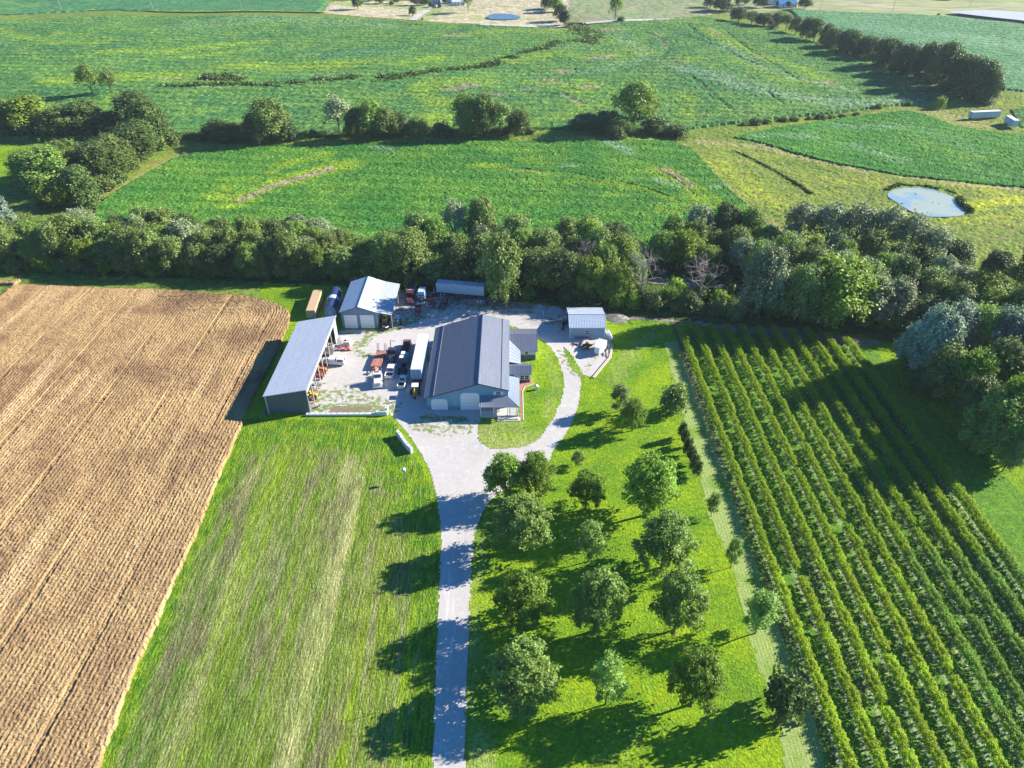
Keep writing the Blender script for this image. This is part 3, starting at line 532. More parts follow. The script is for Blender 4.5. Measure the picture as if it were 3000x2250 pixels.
def window(parent, x0, x1, z0, z1, y, mat=None, mullion=True):
    f = MB(); t = .09
    f.box(x0 - t, y - .06, z0 - t, x1 + t, y + .02, z0).box(x0 - t, y - .06, z1, x1 + t, y + .02, z1 + t).box(x0 - t, y - .06, z0, x0, y + .02, z1).box(x1, y - .06, z0, x1 + t, y + .02, z1)
    if mullion: f.box(x0, y - .045, (z0 + z1) / 2 - .03, x1, y + .02, (z0 + z1) / 2 + .03)
    w = f.build('window', C_white, parent); bx('pane', C_glass, w, x0, y - .02, z0, x1, y + .01, z1); return w
def garage_door(parent, x0, x1, z0, z1, y, ch=.55, panels=5):
    prof = [(x0, z0), (x1, z0), (x1, z1 - ch), (x1 - ch, z1), (x0 + ch, z1), (x0, z1 - ch)] if ch else [(x0, z0), (x1, z0), (x1, z1), (x0, z1)]
    d = MB().prism(prof, y - .06, y + .05, 'y'); h = (z1 - z0) / panels
    o = d.build('garage_door', C_door, parent)
    g = MB()
    for i in range(1, panels): g.box(x0 + (.05 if z0 + i * h < z1 - ch else ch), y - .068, z0 + i * h - .015, x1 - (.05 if z0 + i * h < z1 - ch else ch), y - .058, z0 + i * h + .015)
    g.build('panel_joint', C_steel, o); return o

# ---------------- main barn
xa, xr, xb, y0, y1 = -19.7, -7.6, -1.0, 130.2, 160.3
zl, zr, zb = 3.75, 7.8, 6.0
B = empty('barn', (0, 0, 0), 0, 'large steel blue barn with dark blue metal roof and two white overhead doors', 'barn')
walls([(xa, 0), (xb, 0), (xb, zb - .12), (xr, zr - .14), (xa, zl - .12)], y0, y1, .2, W_blue, B)
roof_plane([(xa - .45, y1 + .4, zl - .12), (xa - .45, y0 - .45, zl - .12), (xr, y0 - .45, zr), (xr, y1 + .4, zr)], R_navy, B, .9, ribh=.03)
roof_plane([(xb + .35, y0 - .45, zb - .1), (xb + .35, y1 + .4, zb - .1), (xr, y1 + .4, zr), (xr, y0 - .45, zr)], metal_sheet('lit blue grey roof steel', (.205, .23, .28), .4), B, .9, ribh=.03)  # same steel as the west slope; sunlight is put into this lighter colour
MB().tube([(xr, y0 - .47, zr + .06), (xr, y1 + .42, zr + .06)], .13, 6).build('ridge_cap', R_navy, B)
def online(x, zoff=.0): return (zl - .12 + (zr - zl + .12) * (x - xa + .45) / (xr - xa + .45) if x < xr else zb - .1 + (zr - zb + .1) * (xb + .35 - x) / (xb + .35 - xr)) + zoff
for q in (xa + 1.7, xb - 1.4): MB().tube([(q, y0 - .45, online(q, .1)), (q, y1 + .4, online(q, .1))], .07, 6).build('snow_guard', C_steel, B)
t = MB(); t.quadslab([(xa - .45, y0 - .48, zl - .1), (xr, y0 - .48, zr + .02), (xr, y0 - .42, zr + .02), (xa - .45, y0 - .42, zl - .1)], .28); t.quadslab([(xr, y0 - .48, zr + .02), (xb + .35, y0 - .48, zb - .08), (xb + .35, y0 - .42, zb - .08), (xr, y0 - .42, zr + .02)], .28)
t.build('rake_trim', simple('navy trim', (.05, .075, .13), .5), B)
MB().box(xa - .02, y0 - .05, 0, xa + 3.3, y0 - .003, .95).box(-14.8, y0 - .05, 0, -12.0, y0 - .003, .95).build('wainscot', wall_sheet('blue wainscot', (.16, .30, .42)), B)
MB().box(-14.0, y0 - .04, 1.0, -11.95, y0 - .004, 5.45).build('siding_patch', W_blue2, B)
MB().tube([(xa - .5, y0 - .4, zl - .2), (xa - .5, y1 + .35, zl - .2)], .08, 6).build('gutter', C_steel, B)
bx('corner_trim', C_dark, B, xb - .12, y0 - .06, 4.1, xb + .04, y0 + .1, zb - .2)
garage_door(B, -18.7, -14.9, .1, 3.15, y0 - .06); garage_door(B, -11.9, -7.5, .1, 4.9, y0 - .06, .6)
wn = window(B, -3.65, -2.6, 4.45, 5.2, y0 - .03); bx('shutter', C_white, wn, -4.25, y0 - .06, 4.35, -3.77, y0 - .004, 5.3); bx('shutter', C_white, wn, -2.48, y0 - .06, 4.35, -2.0, y0 - .004, 5.3)
# north east wing
walls([(150.9 - 0, 0), (161, 0), (161, 2.9), (156, 4.5), (151, 2.9)], -1.0, 6.1, .2, W_white, None).name = 'wing_wall'
wg = bpy.data.objects['wing_wall']; me = wg.data
for v in me.vertices: v.co = (v.co.y, v.co.x, v.co.z)
wg.parent = B
roof_plane([(-.9, 150.4, 2.85), (6.5, 150.4, 2.85), (6.5, 156, 4.65), (-.9, 156, 4.65)], R_grey, B, .45, 'wing_roof', ribh=.07, ribw=.09)
roof_plane([(6.5, 161.5, 2.85), (-.9, 161.5, 2.85), (-.9, 156, 4.65), (6.5, 156, 4.65)], R_grey, B, .45, 'wing_roof', ribh=.07, ribw=.09)
bx('wainscot', W_dark, B, 1.6, 150.84, 0, 6.12, 150.89, 1.55); bx('corner_post', C_white, B, 5.95, 150.8, 0, 6.15, 150.9, 1.6)
window(B, 3.3, 4.1, 1.7, 2.7, 150.85)
# entry roof
MB().prism([(-1.0, 0), (1.9, 0), (1.9, 3.05), (-1.0, 3.95)], 145.2, 150.85, 'y').build('entry_wall', W_white, B)
roof_plane([(2.15, 144.6, 3.05), (2.15, 150.4, 3.05), (-.98, 154.5, 4.15), (-.98, 144.0, 4.15)], metal_sheet('pale roof steel', (.30, .34, .42), .4), B, .9, 'entry_roof')
# small gabled room with the door
MB().prism([(141.05, 0), (145.1, 0), (145.1, 2.8), (142.9, 3.6), (141.05, 2.75)], -.98, 4.4, 'x').build('room_wall', W_white, B)
roof_plane([(-.96, 140.5, 2.75), (4.75, 140.5, 2.75), (4.75, 142.9, 3.75), (-.96, 142.9, 3.75)], R_grey, B, .4, 'room_roof', ribh=.07, ribw=.1)
roof_plane([(4.75, 145.4, 2.75), (-.96, 145.4, 2.75), (-.96, 142.9, 3.75), (4.75, 142.9, 3.75)], R_grey, B, .4, 'room_roof', ribh=.07, ribw=.1)
bx('wainscot', W_dark, B, 1.6, 140.99, 0, 4.42, 141.04, .8)
dr = bx('door', C_white, B, .55, 140.97, .05, 1.45, 141.03, 2.1); bx('pane', C_glass, dr, .75, 140.95, 1.15, 1.25, 140.968, 1.9)
bx('alcove_shade', W_dark, B, -.9, 140.98, 0, .45, 141.04, 2.3)  # flat dark panel: the shade of a recess put into colour
window(B, 2.05, 2.95, 1.0, 2.1, 141.0); window(B, 3.15, 4.05, 1.0, 2.1, 141.0)
# wrap-around porch
PZ, PE = 4.05, 3.35
mid_r = metal_sheet('porch roof steel', (.34, .36, .40), .35)
roof_plane([(-7.35, 126.8, PE), (1.75, 126.8, PE), (-.95, 130.1, PZ), (-7.35, 130.1, PZ)], mid_r, B, .38, 'porch_roof', .07, .09, .08)
roof_plane([(1.75, 126.8, PE), (1.75, 138.2, PE), (-.93, 138.2, PZ), (-.93, 130.1, PZ)], metal_sheet('porch side steel', (.30, .35, .43), .4), B, .9, 'porch_roof', .07)
MB().box(-7.3, 127.1, .1, -.96, 130.15, .72).box(-.94, 127.1, .1, 1.45, 138.0, .72).build('porch_deck', C_conc, B)
MB().box(-3.4, 125.9, 0, 1.9, 127.05, .22).box(-3.2, 126.3, .22, 1.5, 127.05, .45).build('porch_step', C_conc, B)
for (px, py) in ((-7.2, 127.25), (-4.15, 127.25), (-1.0, 127.25), (1.35, 127.25), (1.35, 131), (1.35, 134.5), (1.35, 137.8)):
    MB().box(px - .08, py - .08, .72, px + .08, py + .08, PE + .06).build('porch_post', C_white, B)
for (a, b) in (((-7.1, 127.25), (-3.5, 127.25)), ((-.85, 127.25), (1.25, 127.25)), ((1.35, 127.4), (1.35, 130.9)), ((1.35, 131.1), (1.35, 134.4))):
    rr = MB(); n = int(math.hypot(b[0] - a[0], b[1] - a[1]) / .2); rr.tube([(a[0], a[1], 1.65), (b[0], b[1], 1.65)], .045, 5).tube([(a[0], a[1], .85), (b[0], b[1], .85)], .035, 5)
    for i in range(n + 1): x = a[0] + (b[0] - a[0]) * i / n; y = a[1] + (b[1] - a[1]) * i / n; rr.tube([(x, y, .85), (x, y, 1.65)], .022, 4)
    rr.build('railing', C_white, B)
window(B, -5.6, -4.7, 1.8, 2.8, y0 - .05); d2 = bx('door', C_white, B, -3.4, y0 - .06, .75, -2.5, y0 - .01, 2.8)
tag(MB().prism([(1.9, 126.4), (2.35, 126.2), (2.4, 132), (2.35, 137.5), (2.9, 139.3), (5.2, 140.6), (5.2, 143), (4.8, 143), (4.75, 140.9), (1.6, 140.9), (1.6, 138.3), (1.95, 137.8), (2.0, 132)], .08, .13, 'z').build('brick_path', C_brick), kind='structure')
tag(MB().tube([(2.5, 126.2, .15), (2.55, 132, .15), (2.5, 137.3, .15), (3.1, 139.0, .15), (5.4, 140.3, .15)], .12, 5).build('path_edging', C_conc), 'curved pale concrete edging beside the red brick path of the blue barn', 'edging')
PB = empty('picnic_table', (-3.6, 128.7, .72), .1, 'small white table with benches on the shaded porch of the blue barn', 'table')
bx('table_top', C_white, PB, -.8, -.35, .7, .8, .35, .75); bx('bench', C_white, PB, -.8, -.75, .4, .8, -.5, .44); bx('bench', C_white, PB, -.8, .5, .4, .8, .75, .44)
for q in (-.6, .6): MB().tube([(q, -.6, 0), (q, 0, .7)], .04, 5).build('leg', C_white, PB); MB().tube([(q, .6, 0), (q, 0, .7)], .04, 5).build('leg', C_white, PB)

# ---------------- open machine shed
sx0, sx1, sy0, sy1 = -56.2, -46.5, 128.8, 161.2
Sh = empty('machine_shed', (0, 0, 0), 0, 'long open fronted machine shed with pale blue grey lean roof and charcoal end wall', 'shed')
MB().prism([(sx0, 0), (sx1, 0), (sx1, 6.75), (sx0, 5.05)], sy0, sy0 + .15, 'y').build('end_wall', W_grey, Sh)
MB().prism([(sx0, 0), (sx1, 0), (sx1, 6.75), (sx0, 5.05)], sy1 - .15, sy1, 'y').build('end_wall', W_grey, Sh)
bx('back_wall', W_grey, Sh, sx0, sy0 + .152, 0, sx0 + .15, sy1 - .152, 5.03)
bx('front_panel', W_light, Sh, sx1 - .12, 158.3, 0, sx1, sy1 - .152, 5.7)
bx('fascia', W_light, Sh, sx1 - .06, sy0 + .152, 5.72, sx1 + .06, sy1 - .152, 6.8)
roof_plane([(sx0 - .35, sy1 + .25, 5.1), (sx0 - .35, sy0 - .25, 5.1), (sx1 + .25, sy0 - .25, 6.98), (sx1 + .25, sy1 + .25, 6.98)], R_pale, Sh, .9, ribh=.025)
MB().box(sx0 - .08, sy0 - .06, 0, sx0 + .12, sy0 - .003, 5.0).box(sx1 - .12, sy0 - .06, 0, sx1 + .08, sy0 - .003, 6.7).tube([(sx0 - .37, sy0 - .28, 5.05), (sx1 + .27, sy0 - .28, 6.93)], .06, 5).tube([(sx1 + .28, sy0 - .27, 6.95), (sx1 + .28, sy1 + .27, 6.95)], .06, 5).build('corner_trim', C_trim, Sh)
for py in (132.7, 136.3, 139.9, 143.6, 147.2, 150.8, 154.4):
    bx('post', C_wood, Sh, sx1 - .1, py - .1, 0, sx1 + .1, py + .1, 5.72)
for py in (132.7, 139.9, 147.2, 154.4):
    bx('truss', C_wood, Sh, sx0 + .2, py - .06, 4.6, sx1 - .1, py + .06, 4.85)
tag(bx('shed_floor', C_inner, None, sx0 + .2, sy0 + .2, .02, sx1 - .2, sy1 - .2, .09), kind='structure')

# ---------------- double garage barn with lean-to
G = empty('garage_barn', (0, 0, 0), 0, 'blue grey two door barn with white steel roof and open east lean to', 'barn')
gy0, gy1 = 166.4, 183.6
MB().prism([(-46.3, 0), (-36.8, 0), (-36.8, 5.0), (-41.5, 6.65), (-46.3, 5.05)], gy0, gy1, 'y').build('wall', wall_sheet('slate blue siding', (.20, .29, .38)), G)
roof_plane([(-46.7, gy1 + .3, 5.05), (-46.7, gy0 - .3, 5.05), (-41.5, gy0 - .3, 6.85), (-41.5, gy1 + .3, 6.85)], metal_sheet('pale blue white roof steel', (.42, .52, .62), .4), G, .9)
roof_plane([(-36.7, gy0 - .3, 5.12), (-36.7, gy1 + .3, 5.12), (-41.5, gy1 + .3, 6.85), (-41.5, gy0 - .3, 6.85)], R_wht2, G, .9)
roof_plane([(-32.5, gy0 - .3, 4.3), (-32.5, gy1 + .3, 4.3), (-36.68, gy1 + .3, 5.12), (-36.68, gy0 - .3, 5.12)], R_wht2, G, .9, 'lean_to_roof')
MB().tube([(-46.75, gy0 - .32, 5.0), (-41.5, gy0 - .32, 6.82), (-36.7, gy0 - .32, 5.08), (-32.5, gy0 - .32, 4.26)], .09, 5).tube([(-41.5, gy0 - .3, 6.9), (-41.5, gy1 + .3, 6.9)], .08, 5).build('rake_trim', simple('slate trim', (.08, .11, .15), .5), G)
garage_door(G, -45.6, -42.1, .08, 4.2, gy0 - .06, 0); garage_door(G, -41.2, -37.5, .08, 4.2, gy0 - .06, 0)
for py in (gy0 + .1, 170.5, 174.8, 179, gy1 - .1):
    bx('post', C_wood, G, -32.85, py - .1, 0, -32.65, py + .1, 4.25)
bx('side_panel', C_white, G, -36.75, gy0 + .05, .1, -36.68, gy0 + 3.2, 4.6)

# ---------------- east garage
E_ = empty('garage', (0, 0, 0), 0, 'pale blue garage with ribbed white roof and one white framed window', 'garage')
MB().prism([(161.4, 0), (171.6, 0), (171.6, 3.3), (165.6, 4.65), (161.4, 3.35)], 15.5, 24.7, 'x').build('wall', wall_sheet('grey blue siding', (.30, .42, .53)), E_)
roof_plane([(15.2, 161.1, 3.38), (25.0, 161.1, 3.38), (25.0, 165.6, 4.8), (15.2, 165.6, 4.8)], R_white, E_, .42, 'roof', ribh=.07, ribw=.1)
roof_plane([(25.0, 171.9, 3.35), (15.2, 171.9, 3.35), (15.2, 165.6, 4.8), (25.0, 165.6, 4.8)], R_white, E_, .42, 'roof', ribh=.07, ribw=.1)
MB().tube([(15.2, 165.6, 4.88), (25, 165.6, 4.88)], .09, 5).tube([(15.2, 161.08, 3.3), (25, 161.08, 3.3)], .07, 5).box(15.4, 161.3, 0, 15.6, 161.392, 3.3).box(24.6, 161.3, 0, 24.8, 161.392, 3.3).box(15.6, 161.32, .02, 24.6, 161.39, .28).build('trim', C_trim, E_)
window(E_, 19.6, 20.5, 1.2, 2.3, 161.36); bx('door', C_dark, E_, 15.42, 167.2, 0, 15.48, 170.8, 2.9)
bx('box_vent', C_steel, E_, 20.9, 161.0, .3, 21.4, 161.29, 1.1)
for k in range(6): tag(MB().box(-.28, -.2, 0, .28, .2, .42).box(-.22, -.14, .42, .22, .14, .46).build('crate', C_steel, None, (16.9 + k * .68, 160.9, .05)), 'pale grey crate in the row along the south wall of the small garage', 'crate', 'crates along the garage wall')

# ---------------- container, barn-shaped shed
CT = empty('shipping_container', (-56.0, 171.4, .05), R(3.2), 'tan shipping container beside the brown crop field', 'container')
def container(root, L, W, H, mat, top, n=22, z=0.0):
    b = MB().box(-W / 2, 0, z + .12, W / 2, L, z + H)
    for i in range(n):
        y = .3 + (L - .6) * i / n; b.box(-W / 2 - .035, y, z + .25, -W / 2, y + (L - .6) / n * .5, z + H - .15); b.box(W / 2, y, z + .25, W / 2 + .035, y + (L - .6) / n * .5, z + H - .15)
    b.build('body', mat, root); bx('roof_panel', top, root, -W / 2 + .08, .08, z + H + .003, W / 2 - .08, L - .08, z + H + .03)
    for s in (-1, 1):
        d = bx('door', mat, root, min(s * .04, s * (W / 2 - .06)), -.05, z + .22, max(s * .04, s * (W / 2 - .06)), -.003, z + H - .1); MB().tube([(s * .35, -.08, z + .25), (s * .35, -.08, z + H - .15)], .025, 5).tube([(s * .8, -.08, z + .25), (s * .8, -.08, z + H - .15)], .025, 5).build('lock_rod', C_steel, d)
container(CT, 12.0, 2.5, 2.6, C_tan, simple('sun faded tan roof', (.50, .36, .22), .8, var=.1))
MB().box(1.286, 4.2, 1.2, 1.29, 5.0, 1.9).box(1.286, 5.3, 1.2, 1.29, 6.0, 1.9).box(1.286, 6.4, 1.0, 1.29, 6.7, 1.9).build('dark_lettering_patch', C_dark, CT)
BS = empty('barn_shed', (-50.8, 172.4, .05), R(2.5), 'navy and white arch roofed storage shed between the tan container and the barn', 'shed')
arch = [(1.65 * math.cos(t) * (1 if math.sin(t) > .2 else 1.0), 1.9 + 1.6 * math.sin(t)) for t in np.linspace(0, math.pi, 9)]
MB().prism([(-1.6, 0), (1.6, 0)] + [(p[0] * .97, p[1] * .98) for p in arch], 0, 11.2, 'y').build('wall', simple('pale blue end wall', (.45, .56, .66), .6), BS)
rf = MB()
for i in range(8):
    a, b = arch[i], arch[i + 1]; rf.quadslab([(a[0] * 1.05, -.15, a[1] * 1.02), (b[0] * 1.05, -.15, b[1] * 1.02), (b[0] * 1.05, 11.35, b[1] * 1.02), (a[0] * 1.05, 11.35, a[1] * 1.02)], .06)
rf.build('roof', C_navy, BS)
dm = MB(); a2 = [(p[0] * 1.12, p[1] * 1.045) for p in arch]
for i in range(8): dm.quadslab([(a2[i][0], 4.6, a2[i][1]), (a2[i + 1][0], 4.6, a2[i + 1][1]), (a2[i + 1][0], 6.4, a2[i + 1][1]), (a2[i][0], 6.4, a2[i][1])], .05)
dm.build('roof_band', simple('pale band', (.52, .60, .68), .5), BS); bx('door', C_white, BS, -.6, -.06, 0, .6, -.005, 2.2)

# ---------------- pole light, retaining walls, well house
def block_wall(name, pts, h, label, mat=None, w=.6, notch=True):
    mb = MB(); hh = h if isinstance(h, list) else [h] * (len(pts) - 1); holes = MB()
    for (a, b), z in zip(zip(pts[:-1], pts[1:]), hh):
        d = Vector((b[0] - a[0], b[1] - a[1], 0)); L = d.length; d.normalize(); n = Vector((-d.y, d.x, 0)) * w / 2; k = max(1, int(L / 1.2))
        for i in range(k):
            p = Vector((a[0], a[1], 0)) + d * (L * i / k + .012); q = Vector((a[0], a[1], 0)) + d * (L * (i + 1) / k - .012)
            V = [p - n, q - n, q + n, p + n]; mb.add(V + [v + Vector((0, 0, z)) for v in V], [(3, 2, 1, 0), (4, 5, 6, 7), (0, 1, 5, 4), (1, 2, 6, 5), (2, 3, 7, 6), (3, 0, 4, 7)])
            c = (p + q) / 2; holes.add([c + d * sx * .2 + n * sy * .35 + Vector((0, 0, z + .006)) for sx, sy in ((-1, -1), (1, -1), (1, 1), (-1, 1))], [(0, 1, 2, 3)])
    r = empty(name, (0, 0, 0), 0, label, 'wall'); mb.build('block_course', mat or simple('pale block', (.66, .67, .66), .8, .1, var=.07), r)
    if notch: holes.build('recess_shade', C_dark, r)  # flat dark quads on the block tops, painting the shade inside lifting recesses
    return r
block_wall('block_wall', [(-47.3, 128.0), (-33.2, 128.1), (-31.2, 128.15), (-30.0, 128.2), (-28.7, 128.2)], [.6, .6, 1.15, 1.15], 'long low white block wall at the south edge of the gravel yard')
block_wall('wall_return', [(-28.9, 128.5), (-28.9, 129.6)], 1.75, 'tall white block end post of the long yard wall', w=.6)
block_wall('block_wall', [(-25.4, 120.9), (-24.3, 119.2), (-23.2, 117.3), (-22.3, 115.9), (-21.5, 114.9)], [1.6, 1.45, 1.45, 1.6], 'short row of white concrete blocks standing on the grass left of the drive')
rw = empty('board_edging', (0, 0, 0), 0, 'line of pale weathered boards edging the gravel pad east of the small garage', 'edging')
for dx, zz in ((0, .12), (.35, .3), (.7, .18)):
    MB().tube([(24.95 + dx, 165 - dx, zz), (25.3 + dx, 160.5, zz), (26.0 + dx * .8, 157.0, zz)], .15, 4).tube([(26.0 + dx * .8, 157.0, zz), (24.6 + dx, 151.6, zz), (19.6 + dx, 142.8, zz)], .15, 4).build('board', C_wood, rw)
pl = MB()
rn = random.Random(4)
for k in range(16):
    a = rn.uniform(-.3, .3); x, y = 24.6 + rn.uniform(-1.1, 1.3), 155.3 + rn.uniform(-3.0, 2.6); z = .1 + .04 * (k % 5)
    pl.tube([(x - .5 * math.sin(a), y - 1.2, z), (x + .5 * math.sin(a), y + 1.2, z + .08)], .09, 4)
tag(pl.build('lumber_pile', C_wood), 'loose pale lumber stacked at the bend of the board edging', 'lumber')
LP = empty('yard_lamp', (-22.0, 106.4, 0), 0, 'thin yard pole with white box on top, on grass left of the drive', 'pole')
MB().tube([(0, 0, 0), (0, 0, 2.9)], .05, 6).build('pole', C_steel, LP); MB().box(-.35, -.25, 2.8, .35, .25, 3.25).prism([(-.42, 3.25), (.42, 3.25), (0, 3.55)], -.3, .3, 'y').build('white_box', C_white, LP)
WH = empty('pump_house', (5.9, 138.0, .05), .1, 'small white pump box on the lawn island beside the loop drive', 'utility box')
bx('body', C_white, WH, -.35, -.3, 0, .35, .3, 1.0); MB().prism([(-.45, 1.0), (.45, 1.0), (.45, 1.08), (0, 1.3), (-.45, 1.08)], -.4, .4, 'y').build('lid', C_white, WH); bx('pipe', C_steel, WH, -.6, -.05, .4, -.35, .05, .5)
PT = empty('propane_tank', (26.1, 161.5, .05), R(8), 'white propane tank on legs behind the board edging of the small garage', 'tank')
MB().tube([(0, -1.9, .85), (0, -1.75, .85)], .25, 12, .5).tube([(0, -1.75, .85), (0, 1.75, .85)], .5, 12).tube([(0, 1.75, .85), (0, 1.9, .85)], .5, 12, .25).build('tank', C_white, PT, smooth=True)
for s in (-1.1, 1.1): bx('leg', C_steel, PT, -.3, s - .1, 0, .3, s + .1, .42)
MB().tube([(0, 0, 1.3), (0, 0, 1.5)], .16, 8).build('valve_dome', C_dark, PT)
def mound(name, x, y, r, h, mat, label, cat, sx=1.0, seed=1, group=None):
    n = 30; V = []; F = []
    for i in range(n):
        for j in range(n):
            u = (i / (n - 1) - .5) * 2.2; v = (j / (n - 1) - .5) * 2.2; d = math.hypot(u, v)
            z = max(0, 1 - d) ** .85 * h * (1 + .25 * float(fb(u * 3, v * 3, 1, seed) - .5)) + (.12 * float(fb(u * 9, v * 9, 1, seed)) if d < 1 else 0) - .03
            V.append((u * r * sx, v * r, z))
            if i and j: k = i * n + j; F.append((k, k - 1, k - n - 1, k - n))
    o = mesh_np(name, V, F, mat, None, True, (x, y, .03)); return tag(o, label, cat, group)
M_bluegr = simple('blue grey gravel', (.30, .31, .33), .95, .1, var=.12, scale=4, bumpy=.5)
mound('gravel_pile', 8.0, 176.2, 2.6, 1.9, M_bluegr, 'taller blue grey gravel pile on the left of the two by the trees', 'gravel pile', seed=2)
mound('gravel_pile', 11.6, 175.9, 2.5, 1.4, M_bluegr, 'lower blue grey gravel pile on the right of the two by the trees', 'gravel pile', 1.2, seed=3)
mound('sand_pile', -45.4, 160.2, 1.9, 1.1, simple('pale tarp and sand', (.55, .49, .46), .9, .1, var=.1, bumpy=.4), 'low pale sand pile at the north end of the machine shed', 'sand pile', 1.3, seed=5)
mound('brush_pile', 29.6, 171.6, 2.6, 1.1, simple('cut brush', (.34, .31, .24), 1, .05, var=.35, scale=6, bumpy=1), 'grey tan brush pile on the grass east of the small garage', 'brush pile', 1.2, seed=6)
# ------------------------------------------------------------------ vehicles (front of each one points to its own +y)
P_white = simple('white car paint', (.72, .74, .76), .3, .5, var=.03); P_dark = simple('black car paint', (.03, .033, .045), .25, .5, var=.03); P_red = simple('sun faded red car paint', (.42, .05, .06), .45, .4, var=.12)
P_mar = simple('maroon car paint', (.16, .03, .045), .35, .5); P_grey = simple('silver car paint', (.42, .45, .50), .35, .5); P_blue = simple('dull blue paint', (.16, .26, .36), .5, .4)
P_tar = simple('black tarpaulin', (.03, .03, .035), .7, .2, bumpy=.3); P_lamp = simple('headlight glass', (.75, .78, .80), .15, .6); P_ribw = simple('white ribbed trailer paint', (.50, .60, .66), .5, .3, var=.1); P_cream = simple('cream trailer roof', (.72, .71, .66), .6, .2, var=.05)
def wheel(root, x, y, r=.38, w=.25):
    o = MB().tube([(x - w / 2, y, r), (x + w / 2, y, r)], r, 14).build('wheel', C_black, root)
    s = 1 if x > 0 else -1; MB().tube([(x + s * w * .42, y, r), (x + s * (w / 2 + .012), y, r)], r * .55, 10).build('rim', C_steel if w < .26 else C_white, o); return o
def pickup(name, loc, rz, paint, label, L=5.6, W=1.95, crew=False, camper=False, cat='pickup truck', hood=True, bedc=None):
    r = empty(name, loc, rz, label, cat); h = W / 2; f = L / 2; cab0 = -.2 if not crew else -.9; cab1 = 1.35
    b = MB().prism([(cab1 - .05, .42), (f - .05, .42), (f, .62), (f - .03, .95), (f - .25, 1.04), (cab1 - .05, 1.12)], -h + .06, h - .06).box(-h, cab0, .4, h, cab1, 1.08, .04, 0) \
        .box(-h, -f, .42, -h + .12, cab0 - .01, 1.12).box(h - .12, -f, .42, h, cab0 - .01, 1.12).box(-h + .12, cab0 - .1, .5, h - .12, cab0 - .02, 1.12)
    for s in (-1, 1):
        b.prism([(f - 1.45, .45), (f - .5, .45), (f - .6, .88), (f - 1.3, .88)], s * h - .07 * s - .05, s * h - .07 * s + .09)
        b.prism([(-f + .55, .45), (-f + 1.55, .45), (-f + 1.4, .9), (-f + .7, .9)], s * h - .05, s * h + (.05 if not crew else .14) * s)
    b.build('body', paint, r)
    MB().box(-h + .1, cab0, 1.08, h - .1, cab1, 1.82, .14, .28).build('cab', paint, r)
    for s in (-1, 1):
        g = MB(); g.add([(s * (h - .118), cab0 + .2, 1.13), (s * (h - .118), cab1 - .12, 1.13), (s * (h - .222), cab1 - .30, 1.68), (s * (h - .222), cab0 + .28, 1.68)], [(0, 1, 2, 3)]); g.build('side_window', C_glass, r)
    MB().add([(-h + .2, cab1 - .005, 1.12), (h - .2, cab1 - .005, 1.12), (h - .3, cab1 - .235, 1.74), (-h + .3, cab1 - .235, 1.74)], [(0, 1, 2, 3)]).build('windscreen', C_glass, r)
    MB().add([(-h + .22, cab0 - .003, 1.14), (h - .22, cab0 - .003, 1.14), (h - .3, cab0 + .235, 1.72), (-h + .3, cab0 + .235, 1.72)], [(0, 1, 2, 3)]).build('rear_window', C_glass, r)
    bx('bed_floor', bedc or C_dark, r, -h + .125, -f + .08, .55, h - .125, cab0 - .105, .6)
    bx('tailgate', paint, r, -h + .125, -f, .5, h - .125, -f + .07, 1.1)
    bx('bumper', C_steel if not hood else paint, r, -h + .05, -f - .14, .38, h - .05, -f - .01, .6); bx('bumper', C_steel, r, -h + .05, f - .02, .38, h - .05, f + .1, .6)
    bx('grille', C_dark, r, -.45, f - .03, .62, .45, f + .012, .9)
    for s in (-1, 1):
        bx('headlight', P_lamp, r, min(s * .5, s * .8), f - .04, .68, max(s * .5, s * .8), f + .015, .88)
        bx('tail_light', C_red, r, min(s * (h - .1), s * (h + .005)), -f - .01, .7, max(s * (h - .1), s * (h + .005)), -f + .05, 1.0)
        bx('mirror', C_dark, r, min(s * (h - .02), s * (h + .2)), cab1 - .3, 1.12, max(s * (h - .02), s * (h + .2)), cab1 - .18, 1.32)
        wheel(r, s * (h - .14), f - .97, .39); wheel(r, s * (h - .14), -f + 1.05, .39)
    if camper:
        c = MB().box(-h + .02, -f + .02, 1.12, h - .02, cab0 - .03, 1.98, .1, .08).build('camper_shell', paint, r)
        for s in (-1, 1): MB().add([(s * (h - .02), -f + .35, 1.3), (s * (h - .02), cab0 - .3, 1.3), (s * (h - .085), cab0 - .38, 1.78), (s * (h - .085), -f + .42, 1.78)], [(0, 1, 2, 3)]).build('window', C_glass, c)
        MB().add([(-h + .25, -f + .02, 1.25), (h - .25, -f + .02, 1.25), (h - .3, -f + .08, 1.82), (-h + .3, -f + .08, 1.82)], [(0, 1, 2, 3)]).build('window', C_glass, c)
    return r
